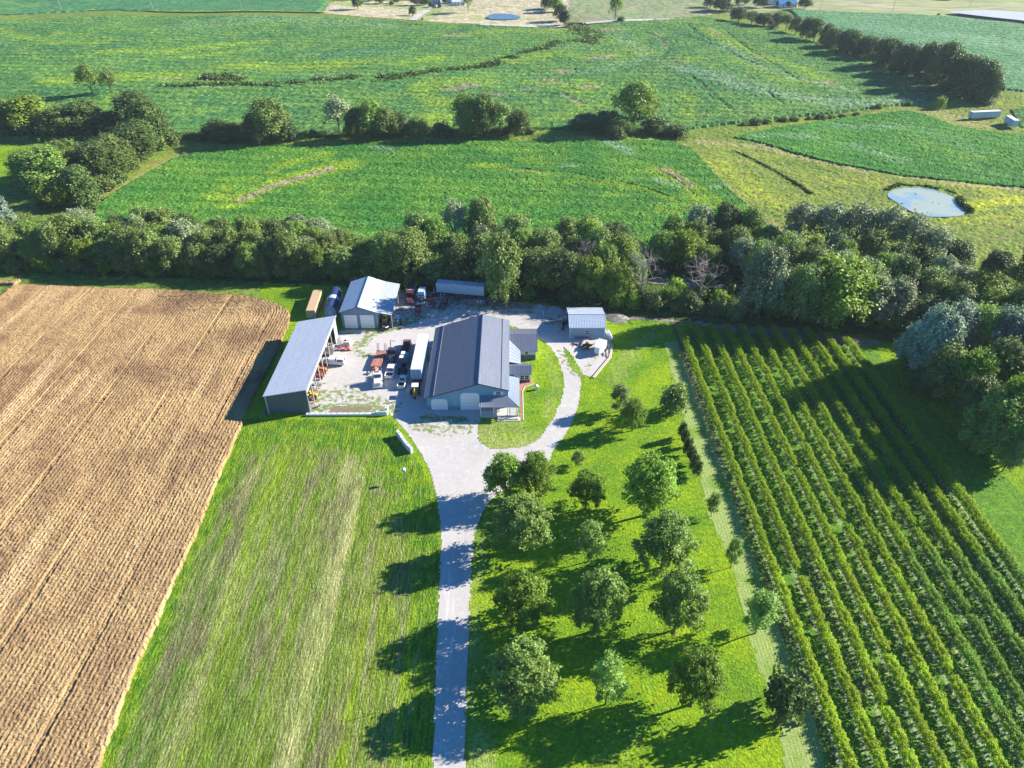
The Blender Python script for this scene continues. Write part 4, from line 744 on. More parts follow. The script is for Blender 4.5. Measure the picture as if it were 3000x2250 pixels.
def tractor_unit(name, loc, rz, paint, label, sleeper=0.0, back=3.2, cat='truck', hoodless=False, stacks=True, capc=None):
    r = empty(name, loc, rz, label, cat)
    MB().box(-.5, -back, .75, -.32, 2.9, 1.0).box(.32, -back, .75, .5, 2.9, 1.0).box(-.5, -back, .76, .5, -back + .15, .99).box(-.5, -1.4, .76, .5, -1.2, .99).build('chassis', C_dark, r)
    if not hoodless:
        MB().prism([(1.25, .75), (3.25, .6), (3.3, 1.0), (3.15, 1.6), (1.25, 1.92)], -.78, .78).build('hood', paint, r)
        for s in (-1, 1): MB().prism([(1.9, .7), (3.1, .65), (3.0, 1.25), (2.7, 1.35), (2.1, 1.3)], s * .78, s * 1.15).build('fender', paint, r)
        bx('grille', C_steel, r, -.5, 3.13, .75, .5, 3.33, 1.5, 0, .02)
    bx('bumper', paint, r, -1.15, 3.3, .45, 1.15, 3.45, .78)
    MB().box(-1.05, -.35 - sleeper, .95, 1.05, 1.3, 1.95).box(-1.02, -.35 - sleeper, 1.95, 1.02, 1.28, 2.85 + (.4 if sleeper else 0), .08, .12).build('cab', paint, r)
    t = 2.6
    MB().add([(-.85, 1.285, 2.0), (.85, 1.285, 2.0), (.8, 1.2, 2.65), (-.8, 1.2, 2.65)], [(0, 1, 2, 3)]).build('windscreen', C_glass, r)
    for s in (-1, 1): g = MB(); g.add([(s * 1.025, .2, 2.0), (s * 1.025, 1.1, 2.0), (s * .98, 1.0, 2.5), (s * .98, .2, 2.5)], [(0, 1, 2, 3)]); g.build('side_window', C_glass, r)
    if capc: bx('roof_patch', capc, r, -.6, -.2 - sleeper, 2.86 + (.4 if sleeper else 0), .6, .5, 2.9 + (.4 if sleeper else 0))
    for s in (-1, 1):
        bx('headlight', P_lamp, r, min(s * .6, s * .95), 3.05, .85, max(s * .6, s * .95), 3.2, 1.1)
        bx('mirror', paint, r, min(s * 1.2, s * 1.4), 1.15, 2.0, max(s * 1.2, s * 1.4), 1.3, 2.7)
        if stacks: MB().tube([(s * 1.12, -.5 - sleeper, .9), (s * 1.12, -.5 - sleeper, 3.5)], .07, 8).build('exhaust_stack', C_steel, r)
        MB().tube([(s * .95, -.3, .65), (s * .95, .9, .65)], .3, 10).build('fuel_tank', C_steel, r)
        wheel(r, s * .98, 2.55, .5, .3); wheel(r, s * .85, -back + .6, .5, .55); wheel(r, s * .85, -back + 1.75, .5, .55)
    MB().prism([(-.45, -back + .7), (.45, -back + .7), (.5, -back + 1.5), (-.5, -back + 1.5)], 1.0, 1.1, 'z').build('fifth_wheel', C_dark, r)
    return r
def box_trailer(name, loc, rz, L, label, body, top, ribs=0, doors=True):
    r = empty(name, loc, rz, label, 'trailer'); h = 1.3
    b = MB().box(-h, 0, 1.15, h, L, 4.05)
    n = int(L / .6)
    for i in range(n):
        y = .3 + (L - .6) * i / n
        for s in (-1, 1): b.box(min(s * h, s * (h + .03)), y, 1.2, max(s * h, s * (h + .03)), y + (.12 if not ribs else .25), 3.98)
    b.build('body', body, r); bx('roof_panel', top, r, -h + .03, .03, 4.053, h - .03, L - .03, 4.085)
    if doors:
        for s in (-1, 1):
            d = bx('door', body, r, min(s * .03, s * 1.24), -.05, 1.2, max(s * .03, s * 1.24), -.003, 3.98)
            MB().tube([(s * .4, -.08, 1.2), (s * .4, -.08, 3.95)], .025, 5).tube([(s * .9, -.08, 1.2), (s * .9, -.08, 3.95)], .025, 5).build('lock_rod', C_dark, d)
    MB().box(-1.15, .1, .45, 1.15, .2, .6).box(-1.0, .12, .6, -.9, .2, 1.15).box(.9, .12, .6, 1.0, .2, 1.15).box(-.5, .3, .95, -.38, L - .4, 1.15).box(.38, .3, .95, .5, L - .4, 1.15).build('underframe', C_dark, r)
    for s in (-1, 1):
        wheel(r, s * .95, 1.2, .5, .5); wheel(r, s * .95, 2.4, .5, .5); bx('landing_leg', C_steel, r, s * .8 - .06, L - 3, .05, s * .8 + .06, L - 2.85, 1.15)
    return r
PIr = math.pi
# --- the row in the yard
r = tractor_unit('semi_truck', (-32.9, 141.6, .05), PIr + R(8), P_white, 'white day cab truck facing the photo, hitched in front of the rusty flatbed', back=2.6, capc=C_steel)
FT = empty('flatbed_trailer', (-34.2, 146.4, .05), R(-4), 'rusty red brown flatbed trailer with two raised ladder ramps', 'trailer')
bx('deck', C_rust, FT, -1.28, 0, .9, 1.28, 7.2, 1.05); MB().box(-.08, .1, 1.052, .08, 7.1, 1.07).box(-1.2, 4.2, 1.052, -.7, 4.9, 1.065).build('deck_plank', simple('grey deck board', (.34, .28, .26), .9, .1), FT)
MB().box(-.6, -.1, .6, -.45, 7.1, .9).box(.45, -.1, .6, .6, 7.1, .9).tube([(-.5, 0, .75), (0, -2.1, .85)], .09, 5).tube([(.5, 0, .75), (0, -2.1, .85)], .09, 5).box(-.25, -1.6, .8, .25, -.9, 1.3).build('gooseneck', C_red, FT)
for s in (-1, 1):
    MB().tube([(s * .95 - .25, 7.2, .95), (s * .95 - .25, 7.9, 2.9)], .05, 4).tube([(s * .95 + .25, 7.2, .95), (s * .95 + .25, 7.9, 2.9)], .05, 4).build('ramp', C_dark, FT)
    q = MB()
    for i in range(8): f = (i + .5) / 8; q.tube([(s * .95 - .25, 7.2 + .7 * f, .95 + 1.95 * f), (s * .95 + .25, 7.2 + .7 * f, .95 + 1.95 * f)], .035, 4)
    q.build('ramp_rung', C_dark, FT)
    wheel(FT, s * 1.05, 4.6, .42, .28); wheel(FT, s * 1.05, 5.6, .42, .28)
pickup('pickup_truck', (-30.2, 145.2, .05), R(-3), P_white, 'wide white pickup with empty dark bed, between white truck and green box', L=5.9, W=2.05, crew=True)
pickup('pickup_truck', (-26.7, 140.4, .05), R(-4), P_white, 'small white pickup with a blue shaded cab, nearest the photo in the parked row', L=4.9, W=1.8)
tractor_unit('tow_truck', (-30.7, 152.2, .05), PIr + R(4), simple('blue black paint', (.04, .045, .065), .3, .5), 'dark blue black truck with a crane post, behind the wide white pickup', back=2.6, stacks=False)
MB().tube([(-31.4, 153.8, 1), (-31.4, 154.8, 3.4)], .09, 5).tube([(-31.4, 154.8, 3.4), (-30.2, 155.4, 2.8)], .07, 5).build('tow_boom', C_dark, bpy.data.objects['tow_truck']).matrix_parent_inverse = Matrix.LocRotScale(Vector((-30.7, 152.2, .05)), Matrix.Rotation(PIr + R(4), 3, 'Z').to_quaternion(), None).inverted()
FB = empty('stake_truck', (-27.5, 154.6, .05), R(-2), 'maroon flatbed truck with a white headboard, at the far end of the row', 'truck')
bx('cab', P_mar, FB, -1.0, 1.0, .8, 1.0, 2.6, 2.3, .1, .2); bx('windscreen', C_glass, FB, -.8, 2.55, 1.5, .8, 2.62, 2.0); bx('hood', P_mar, FB, -.85, 2.6, .7, .85, 3.7, 1.4, .05, .05)
bx('bed', C_dark, FB, -1.15, -3.0, 1.0, 1.15, .9, 1.12); MB().box(-1.15, -3.0, 1.12, -1.08, .9, 1.7).box(1.08, -3.0, 1.12, 1.15, .9, 1.7).build('side_rail', P_blue, FB)
MB().tube([(-1.15, .9, 1.1), (-1.15, .9, 2.9)], .06, 5).tube([(1.15, .9, 1.1), (1.15, .9, 2.9)], .06, 5).tube([(-1.15, .9, 2.9), (1.15, .9, 2.9)], .07, 5).build('headboard', C_white, FB)
MB().box(-.9, -2.2, 1.13, -.2, -1.0, 1.6).box(.1, -1.9, 1.13, .8, -.4, 1.45).tube([(-.5, 0, 1.2), (.6, -2.4, 1.5)], .1, 5).build('cargo', P_tar, FB)
for s in (-1, 1): wheel(FB, s * .95, 2.9, .45, .28); wheel(FB, s * .9, -1.9, .45, .45)
GB = empty('box_truck', (-27.2, 146.2, .05), R(-2), 'dark green grey box body on a black bare truck chassis', 'truck')
bx('box_body', simple('dark green grey panel', (.10, .15, .17), .6), GB, -1.2, 1.6, .9, 1.2, 4.4, 2.6); bx('roof_panel', C_teal, GB, 0, 1.65, 2.603, 1.17, 4.35, 2.64); bx('roof_panel', C_white, GB, -1.17, 1.65, 2.603, -.02, 2.9, 2.65); bx('roof_panel', C_white, GB, -.95, 3.1, 2.603, -.05, 4.3, 2.9)
MB().box(-.5, -2.6, .7, -.35, 4.3, .9).box(.35, -2.6, .7, .5, 4.3, .9).box(-.5, -2.6, .71, .5, -2.45, .89).box(-.5, -.9, .71, .5, -.75, .89).build('chassis', C_dark, GB); MB().tube([(0, -2.0, 1.0), (0, .8, 1.0)], .25, 8).box(-.6, .2, .9, .6, 1.2, 1.3).build('machinery', C_dark, GB)
for s in (-1, 1): wheel(GB, s * .9, -1.8, .48, .45); wheel(GB, s * .9, -.6, .48, .45); wheel(GB, s * .95, 3.5, .48, .3)
box_trailer('semi_trailer', (-23.25, 140.7, .05), R(-.5), 16.2, 'long cream roofed semi trailer parked beside the west wall of the blue barn', simple('blue streaked trailer door', (.42, .55, .68), .5, .3, var=.25, scale=1.2), P_cream)
tag(MB().box(-.3, -.3, 0, .3, .3, .5).build('concrete_block', C_conc, None, (-21.0, 156.4, .05)), 'pale block on the gravel at the far right corner of the cream trailer', 'block')
BH = empty('backhoe', (-23.1, 136.2, .05), R(3), 'yellow backhoe with white canopy tucked behind the cream roofed trailer', 'backhoe')
MB().prism([(-.6, .7), (2.6, .7), (2.7, 1.3), (.8, 1.5), (-.6, 1.2)], -.5, .5).build('body', C_yel, BH)
bx('canopy', simple('cream canopy', (.85, .80, .72), .5), BH, -.8, -.7, 2.55, .8, .95, 2.68, .06, .06)
for s in (-1, 1): MB().tube([(s * .7, -.6, 1.1), (s * .7, -.6, 2.55)], .05, 5).build('canopy_post', C_yel, BH); MB().tube([(s * .7, .85, 1.1), (s * .7, .85, 2.55)], .05, 5).build('canopy_post', C_yel, BH); wheel(BH, s * .95, -.2, .72, .45); wheel(BH, s * .85, 2.2, .45, .3)
for s in (-1, 1): MB().tube([(s * .55, .8, 1.2), (s * .6, 3.3, .8)], .09, 5).build('loader_arm', C_yel, BH)
MB().prism([(3.2, .1), (4.0, .15), (3.9, .3), (3.4, .4), (3.35, 1.0), (3.2, 1.0)], -1.15, 1.15).build('loader_bucket', simple('worn bucket', (.30, .19, .10), .7), BH)
MB().tube([(0, -1.0, 1.0), (0, -1.7, 3.0)], .16, 5, .12).tube([(0, -1.7, 3.0), (0, -2.6, 1.2)], .12, 5, .1).build('boom', C_yel, BH); MB().prism([(-2.9, .6), (-2.3, .7), (-2.4, 1.3), (-2.8, 1.2)], -.3, .3).build('digging_bucket', C_dark, BH)
bx('seat', C_dark, BH, -.3, -.4, 1.2, .3, .2, 1.7)
for s in (-1, 1): MB().tube([(s * .5, -1.0, 1.0), (s * 1.1, -1.5, .1)], .08, 5).build('stabilizer', C_yel, BH)
# --- in and round the machine shed
pickup('pickup_truck', (-45.3, 149.1, .08), R(90) + R(-4), P_white, 'white crew cab pickup with camper shell, nosed into the open machine shed', L=6.0, W=2.0, crew=True, camper=True)
def tractor(name, loc, rz, col_, label, s_=1.0, cab=False, cat='tractor'):
    r = empty(name, loc, rz, label, cat); r.scale = (s_, s_, s_)
    MB().prism([(.2, .7), (2.0, .7), (2.05, 1.25), (1.8, 1.4), (.2, 1.45)], -.35, .35).build('hood', col_, r); bx('seat', C_dark, r, -.25, -.6, 1.0, .25, -.1, 1.5)
    for s in (-1, 1): MB().prism([(-1.1, .9), (.1, .9), (-.1, 1.5), (-.9, 1.5)], s * .45, s * .95).build('fender', col_, r); wheel(r, s * .8, -.5, .72, .4); wheel(r, s * .65, 1.6, .42, .25)
    MB().tube([(-.5, -.9, 1.2), (-.5, -.9, 2.4), (.5, -.9, 2.4), (.5, -.9, 1.2)], .05, 5).build('roll_bar', C_dark, r); MB().tube([(0, 1.3, 1.4), (0, 1.3, 2.0)], .04, 5).build('exhaust', C_steel, r); return r
tractor('tractor', (-48.2, 145.2, .08), R(-95), C_org, 'orange tractor just inside the shed beside the camper pickup'); tractor('tractor', (-48.6, 142.2, .08), R(-85), C_red, 'red tractor in the shed between the orange one and the white boat')
def boat(name, loc, rz, hull, label, L=5.5, W=2.1, trailer=True, inner=None, cons=True):
    r = empty(name, loc, rz, label, 'boat'); z = .55 if trailer else .1; n = 9; V = []; mb = MB()
    prof = [(0, .92), (.2, 1), (.5, 1), (.75, .8), (.92, .4), (1, .04)]
    ring = [(-p[1] * W / 2, p[0] * L) for p in prof] + [(p[1] * W / 2, p[0] * L) for p in prof[::-1]]
    k = len(ring); V = [(x, y, z + .75 + .15 * (y / L)) for x, y in ring] + [(x * .55, y * .93 + .1, z) for x, y in ring] + [(x * .86, y * .95 + .1, z + .76 + .15 * (y / L)) for x, y in ring] + [(x * .7, y * .85 + .3, z + .35) for x, y in ring]
    F = [tuple(range(k, 2 * k))[::-1]]
    for i in range(k):
        j = (i + 1) % k; F += [(i, j, k + j, k + i), (i, 2 * k + i, 2 * k + j, j)]
    mb.add(V, F); h_ = mb.build('hull', hull, r)
    mb2 = MB(); F2 = [tuple(range(k, 2 * k))]
    for i in range(k): j = (i + 1) % k; F2.append((i, k + i, k + j, j))
    mb2.add(V[2 * k:], F2); mb2.build('cockpit', inner or C_conc, r)
    if cons: bx('console', C_white, r, -.5, L * .4, z + .4, .5, L * .5, z + 1.1, .05, .05); bx('windscreen', C_glass, r, -.5, L * .505, z + .9, .5, L * .51, z + 1.3)
    bx('outboard_motor', C_dark, r, -.2, -.45, z + .2, .2, .0, z + 1.2, .03, .05)
    for s in (-1, 1): bx('seat', C_white, r, s * .4 - .22, L * .22, z + .4, s * .4 + .22, L * .32, z + .95)
    if trailer:
        MB().tube([(-.7, 0, .45), (-.7, L * .6, .45), (0, L + .9, .5)], .06, 5).tube([(.7, 0, .45), (.7, L * .6, .45), (0, L + .9, .5)], .06, 5).build('trailer_frame', C_steel, r)
        for s in (-1, 1): wheel(r, s * (W / 2 + .05), L * .35, .33, .22)
    return r
boat('motor_boat', (-51.5, 140.0, .08), R(-92), C_white, 'white motor boat poking out of the machine shed', L=5.4)
boat('motor_boat', (-52.0, 137.6, .08), R(-88), C_white, 'smaller white boat with teal cover in the machine shed', L=5.0, inner=C_teal, cons=False)
boat('motor_boat', (-50.8, 155.7, .08), R(-90), C_white, 'white boat at the far end of the machine shed', L=4.6, inner=C_steel)
LF_ = tractor('loader_tractor', (-48.0, 134.8, .08), R(-100), C_yel, 'yellow compact tractor in the nearest bay of the machine shed', .95)
UT = empty('utility_trailer', (-47.8, 153.4, .08), R(90), 'low grey utility trailer in the shed beside the camper pickup', 'trailer')
bx('deck', C_steel, UT, -.9, -1.6, .5, .9, 1.6, .58); MB().tube([(-.85, -1.6, .9), (-.85, 1.6, .9)], .04, 5).tube([(.85, -1.6, .9), (.85, 1.6, .9)], .04, 5).tube([(-.85, 1.6, .5), (0, 2.8, .5), (.85, 1.6, .5)], .05, 5).build('rail', C_steel, UT)
for s in (-1, 1): wheel(UT, s * 1.0, -.1, .34, .2)
RT = empty('red_fenders', (-43.7, 155.5, .05), R(-3), 'pair of arched red metal fenders lying on the gravel by the shed', 'fenders')
for x0 in (-1.2, .5):
    q = MB(); n = 8
    arc = [(x0 + .75 * math.cos(t), .75 * math.sin(t)) for t in np.linspace(0, PIr, n)]; q.prism(arc + [(x0 + (p[0] - x0) * .86, p[1] * .84) for p in arc[::-1]], -.45, .45, 'y'); q.build('fender', C_red, RT)
MB().prism([(1.1, 0), (1.9, 0), (1.8, .2), (1.15, .75)], -.4, .4, 'y').build('end_panel', simple('pinkish red paint', (.55, .16, .16), .6), RT)
TB = empty('pallet_bin', (-43.5, 157.9, .05), 0, 'pale square bin with black parts lying on its lid beside the sand pile', 'bin')
bx('body', simple('beige bin', (.50, .46, .40), .8), TB, -.8, -.7, 0, .8, .7, 1.25); bx('lid', C_white, TB, -.85, -.75, 1.253, .85, .75, 1.33); MB().box(-.6, -.3, 1.335, -.1, .2, 1.6).tube([(.1, 0, 1.4), (.7, .1, 1.4)], .07, 5).build('loose_part', C_black, TB)
# --- the shaded row by the trees
DT = tractor_unit('dump_truck', (-29.6, 182.3, .05), PIr + R(0), P_mar, 'maroon dump truck with a black tarped grey box, left in the shaded row', back=5.6, stacks=False)
MB().box(-1.2, -6.2, 1.3, 1.2, -.9, 3.0).box(-1.2, -.9, 2.9, 1.2, -.2, 3.0).build('dump_box', simple('grey dump box', (.28, .29, .33), .5), DT); MB().prism([(-1.1, 3.02), (1.1, 3.02), (.7, 3.2), (-.7, 3.2)], -6.1, -1.0, 'y').build('tarp', P_tar, DT)
tractor_unit('semi_truck', (-26.2, 182.2, .05), PIr + R(-3), simple('pale blue cab paint', (.50, .66, .76), .35, .5), 'pale blue sleeper cab with its hood off, second in the shaded row', sleeper=1.6, back=4.5, hoodless=True, stacks=False)
MB().box(-26.75, 179.2, .9, -25.75, 181.0, 1.5).tube([(-26.2, 179.4, 1.5), (-26.2, 180.8, 1.7)], .2, 6).build('engine', C_dark, bpy.data.objects['semi_truck.001']).matrix_parent_inverse = Matrix.LocRotScale(Vector((-26.2, 182.2, .05)), Matrix.Rotation(PIr + R(-3), 3, 'Z').to_quaternion(), None).inverted()
pickup('pickup_truck', (-26.5, 174.9, .05), PIr + R(8), P_red, 'faded red old pickup nearest the drive in the shaded row', L=4.8, W=1.8)
pickup('pickup_truck', (-23.0, 179.9, .05), PIr + R(14), P_mar, 'dark maroon pickup with its front end stripped, behind the red one', L=5.0, W=1.8, bedc=C_rust)
pickup('pickup_truck', (-19.6, 178.7, .05), R(-6), P_dark, 'black pickup with open cluttered bed and white bumper in the shaded row', L=5.3, W=1.9, bedc=C_steel, hood=False)
FR = empty('bare_trailer_frame', (-16.4, 180.2, .05), R(-12), 'bare black trailer frame with long drawbar between black pickup and red boat', 'trailer frame')
MB().tube([(-.8, -2.2, .5), (-.8, 2, .5), (.8, 2, .5), (.8, -2.2, .5)], .07, 5).tube([(0, 2, .5), (0, 2.8, .55)], .06, 5).tube([(.8, -2.2, .5), (0, -3.4, .3)], .06, 5).tube([(-.8, 0, .5), (.8, 0, .5)], .05, 5).build('frame', C_steel, FR)
for s in (-1, 1): wheel(FR, s * .95, -.6, .34, .2)
MB().box(-.9, 1.2, .55, .8, 2.2, .9).tube([(-1.6, 2.4, .3), (1.6, 2.8, .5)], .12, 5).build('scrap_load', C_dark, FR)
boat('bass_boat', (-7.6, 179.6, .05), R(92), simple('red striped hull', (.45, .22, .22), .4), 'low red and white fishing boat lying in the shade below the ribbed trailer', L=5.2, W=1.9, trailer=False, inner=C_steel)
box_trailer('ribbed_trailer', (-22.0, 186.0, .05), R(-90) - R(9.5), 14.2, 'long pale blue ribbed trailer pushed under the trees behind the parked trucks', P_ribw, P_ribw, 1)
PU = empty('engine_hoist', (-22.9, 184.6, .05), 0, 'dark wooden post and reel standing left of the ribbed trailer', 'post')
MB().tube([(0, 0, 0), (0, 0, 2.6)], .12, 6).build('post', C_wood, PU); MB().tube([(-.7, -.4, .5), (.7, -.4, .5)], .35, 8).build('reel', C_dark, PU)
# --- under and beside the lean-to
WL = empty('wheel_loader', (-35.0, 168.9, .08), PIr, 'yellow wheel loader parked under the lean to of the two door barn', 'loader')
MB().prism([(-2.2, .8), (.6, .8), (.6, 1.6), (-2.0, 1.5)], -.6, .6).build('body', C_yel, WL); bx('cab', C_yel, WL, -.6, -.6, 1.6, .6, .6, 2.9, .08, .08); bx('windscreen', C_glass, WL, -.5, .53, 1.8, .5, .62, 2.6)
for s in (-1, 1): MB().tube([(s * .5, .6, 1.5), (s * .55, 2.0, .7)], .11, 5).build('loader_arm', C_yel, WL); wheel(WL, s * .9, .9, .62, .45); wheel(WL, s * .9, -1.4, .62, .45)
bx('bucket', C_dark, WL, -1.1, 1.9, .2, 1.1, 2.4, .9)
T2 = empty('equipment_trailer', (-34.6, 165.6, .08), 0, 'black equipment trailer in front of the yellow loader at the lean to', 'trailer')
bx('deck', C_dark, T2, -.9, -.9, .45, .9, .9, .55); MB().tube([(-.8, -.9, .5), (0, -1.8, .5), (.8, -.9, .5)], .05, 5).build('drawbar', C_dark, T2); MB().box(-.7, -.2, .56, .1, .6, 1.0).tube([(.2, -.4, .8), (.8, .5, .7)], .1, 5).build('scrap_load', C_steel, T2)
for s in (-1, 1): wheel(T2, s * 1.0, 0, .33, .2)
boat('runabout_boat', (-32.0, 168.3, .08), R(-4), C_white, 'white runabout boat with dark glass beside the lean to post', L=5.4, W=1.9, inner=C_conc)
WS = empty('wheel_stand', (-30.6, 167.9, .05), R(5), 'upright black wheel frame alone on the grass right of the white runabout', 'machine')
MB().tube([(-.25, 0, .5), (.25, 0, .5)], .5, 12).build('wheel', C_black, WS); MB().tube([(-.25, .5, .5), (-.25, 1.6, .6), (.25, 1.6, .6), (.25, .5, .5)], .06, 5).build('frame', C_dark, WS)
SK = empty('skiff', (-31.9, 175.4, .05), R(-12), 'small grey flat boat leaning by the east posts of the lean to', 'boat'); MB().prism([(-.6, 0), (.6, 0), (.75, .45), (-.75, .45)], -1.6, 1.6, 'y').build('hull', C_steel, SK); bx('seat', C_dark, SK, -.6, -.2, .46, .6, .2, .52)
tag(MB().tube([(-31.0, 173.2, .15), (-30.4, 176.0, .5)], .08, 5).tube([(-30.6, 172.9, .12), (-30.1, 175.6, .3)], .08, 5).tube([(-30.9, 172.6, .1), (-30.9, 175.2, .2)], .08, 5).build('plank_stack', C_tan), 'leaning tan planks on the grass beside the white runabout', 'planks')
# --- round the small garage
CA = empty('cargo_trailer', (21.9, 152.9, .08), R(-26), 'white V nosed cargo trailer on the gravel pad south of the small garage', 'trailer')
hexp = [(-.6, 0), (.6, 0), (1.1, .9), (1.1, 4.3), (-1.1, 4.3), (-1.1, .9)]
MB().prism(hexp, .45, 2.35, 'z').build('body', C_white, CA); MB().prism([(p[0] * 1.04, p[1] * 1.02 - .05) for p in hexp], 2.352, 2.43, 'z').build('roof', simple('pale green white roof', (.60, .68, .67), .5, var=.04), CA)
for s in (-1, 1): wheel(CA, s * 1.1, 2.6, .33, .2)
MB().tube([(-.4, .1, .5), (0, -1.0, .5), (.4, .1, .5)], .05, 5).build('drawbar', C_dark, CA)
UB = empty('loaded_trailer', (19.4, 157.4, .06), R(-20), 'small deck trailer carrying a dark folded mower beside the white cargo trailer', 'trailer')
bx('deck', simple('pink grey plywood', (.50, .42, .38), .8), UB, -1.0, -2.0, .5, 1.0, 2.2, .6); wheel(UB, -1.1, -1.4, .36, .22); wheel(UB, 1.1, -1.4, .36, .22); MB().tube([(-.9, -2, .5), (0, -3.2, .5), (.9, -2, .5)], .05, 5).build('drawbar', C_dark, UB)
MW = empty('mower', (19.7, 156.4, .66), R(-45), 'dark folded mower riding on the small deck trailer', 'mower')
bx('deck', C_dark, MW, -.9, -1.3, .1, .9, .9, .45, .1, .1); MB().tube([(-.6, .6, .5), (.7, -.6, 1.2)], .16, 6).build('roller', C_brown, MW); wheel(MW, -.8, .8, .32, .2); wheel(MW, .8, .8, .32, .2); bx('seat', C_black, MW, -.3, -.3, .46, .3, .3, .95)
rn = random.Random(6); q = MB()
for k in range(14): a = rn.uniform(0, 3.1); x, y = 16.9 + rn.uniform(-.9, .9), 157.9 + rn.uniform(-.7, .7); q.tube([(x - math.cos(a) * .9, y - math.sin(a) * .5, .1 + .05 * (k % 4)), (x + math.cos(a) * .9, y + math.sin(a) * .5, .15 + .07 * (k % 3))], .07, 4)
tag(q.build('scrap_pile', C_brown), 'heap of brown scrap timber left of the loaded deck trailer', 'scrap')
SC = empty('yard_cart', (13.0, 166.4, .06), R(-12), 'wooden slatted cart with white hubbed wheels left of the small garage', 'cart')
MB().box(-.5, -1.3, .45, .5, -1.0, .6).box(-.5, -.3, .45, .5, .0, .6).box(-.5, 1.0, .45, .5, 1.3, .6).box(-.6, -1.3, .4, -.45, 1.3, .62).box(.45, -1.3, .4, .6, 1.3, .62).build('frame', C_wood, SC); wheel(SC, 1.1, -.9, .45, .28); wheel(SC, 1.0, .9, .45, .28); MB().tube([(.5, 0, .45), (1.1, -.9, .45)], .05, 5).build('axle', C_dark, SC)
tag(bx('rubber_mat', C_black, None, 13.9, 168.0, .06, 15.1, 169.6, .14), 'flat black mat on the gravel against the west wall of the garage', 'mat')
tag(MB().tube([(8.9, 172.9, 0), (8.9, 172.9, 1.3)], .09, 6).box(8.75, 172.75, 1.3, 9.05, 173.05, 1.5).build('hydrant_post', C_white), 'short white post between the gravel piles and the small garage', 'post')
tag(MB().tube([(-12.4, 172.5, .05), (-12.4, 172.5, .9)], .16, 8).tube([(-12.4, 172.5, .9), (-12.4, 172.5, 1.15)], .2, 8, .08).build('well_cap', C_dark), 'dark round well cap on the gravel behind the barn ridge', 'well cap')
tag(MB().box(-.5, -.25, 0, .5, .25, .45).build('feed_trough', C_steel, None, (P(2051, 950)[0], P(2051, 950)[1], .03)), 'tiny pale trough on the shaded grass above the orchard rows', 'trough')
tag(MB().tube([(-56.9, 127.6, .1), (-57.2, 131.6, .12)], .14, 4).tube([(-57.25, 127.6, .1), (-57.5, 131.4, .12)], .12, 4).build('gutter_stack', C_steel), 'grey metal lengths lying outside the near left corner of the machine shed', 'metal lengths')
PC = empty('plough', (-45.4, 130.6, .05), R(20), 'black plough with a white drawbar outside the near end of the shed', 'plough')
MB().tube([(-.9, 0, .3), (.9, .4, .4)], .09, 5).tube([(-.5, .1, .3), (-.7, .9, .1)], .06, 5).tube([(.2, .2, .35), (.0, 1.0, .1)], .06, 5).build('frame', C_dark, PC); MB().tube([(.2, 0, .35), (1.4, -1.3, .2)], .06, 5).build('drawbar', C_white, PC)
PL = MB().box(-1.3, -.12, 0, 1.3, .12, .12).build('concrete_beam', C_conc, None, (P(998, 1190)[0], P(998, 1190)[1], .06), rz=R(2)); tag(PL, 'pale beam lying in the weeds north of the long block wall', 'beam')
# small posts on lawn
for (u, v, lb) in ((1646, 1576, 'tiny white stake on the lawn in the shade between the maples, left one'), (1686, 1594, 'tiny white stake on the lawn close to the pale young maple')):
    x, y = P(u, v); tag(MB().tube([(x, y, 0), (x, y, .7)], .05, 5).box(x - .12, y - .12, .7, x + .12, y + .12, .9).build('garden_stake', C_white), lb, 'stake')
x, y = P(1100, 2090); tag(MB().tube([(x, y, 0), (x, y, 2.2)], .04, 5).build('thin_post', C_dark), 'thin dark post standing in the shadow of the lowest drive maple', 'post')

# ------------------------------------------------------------------ far away
def far_box(name, a, b, H, W, label, mat):
    (x0, y0), (x1, y1) = a, b; d = math.atan2(y1 - y0, x1 - x0); L = math.hypot(x1 - x0, y1 - y0); z = Tz(x0, y0)
    return box_trailer(name, (x0, y0, z), d - R(90), L, label, mat, C_white, 1)
far_box('parked_trailer', Z3(1848, 790), Z3(2032, 782), 3, 2.6, 'long blue white semi trailer parked alone in the clearing at the upper right', P_ribw)
far_box('parked_trailer', Z3(2085, 818), Z3(2140, 852), 3, 2.6, 'shorter white trailer standing by the right edge near the long one', P_ribw)
def pole(u, v, vt, label, arm=True, lean=0):
    x, y = P(u, v); h = max(6, HT(u, vt, y)[1]); r = empty('utility_pole', (x, y, Tz(x, y)), 0, label, 'utility pole')
    MB().tube([(0, 0, 0), (lean, 0, h)], .22, 6, .14).build('post', simple('grey pole wood', (.40, .38, .36), .9) if 'polew' not in PROT else PROT['polew'], r)
    if arm: MB().tube([(-1.3 + lean, 0, h - .6), (1.3 + lean, 0, h - .6)], .1, 4).build('crossarm', PROT['polew'], r)
PROT = {'polew': simple('grey pole wood', (.40, .38, .36), .9)}
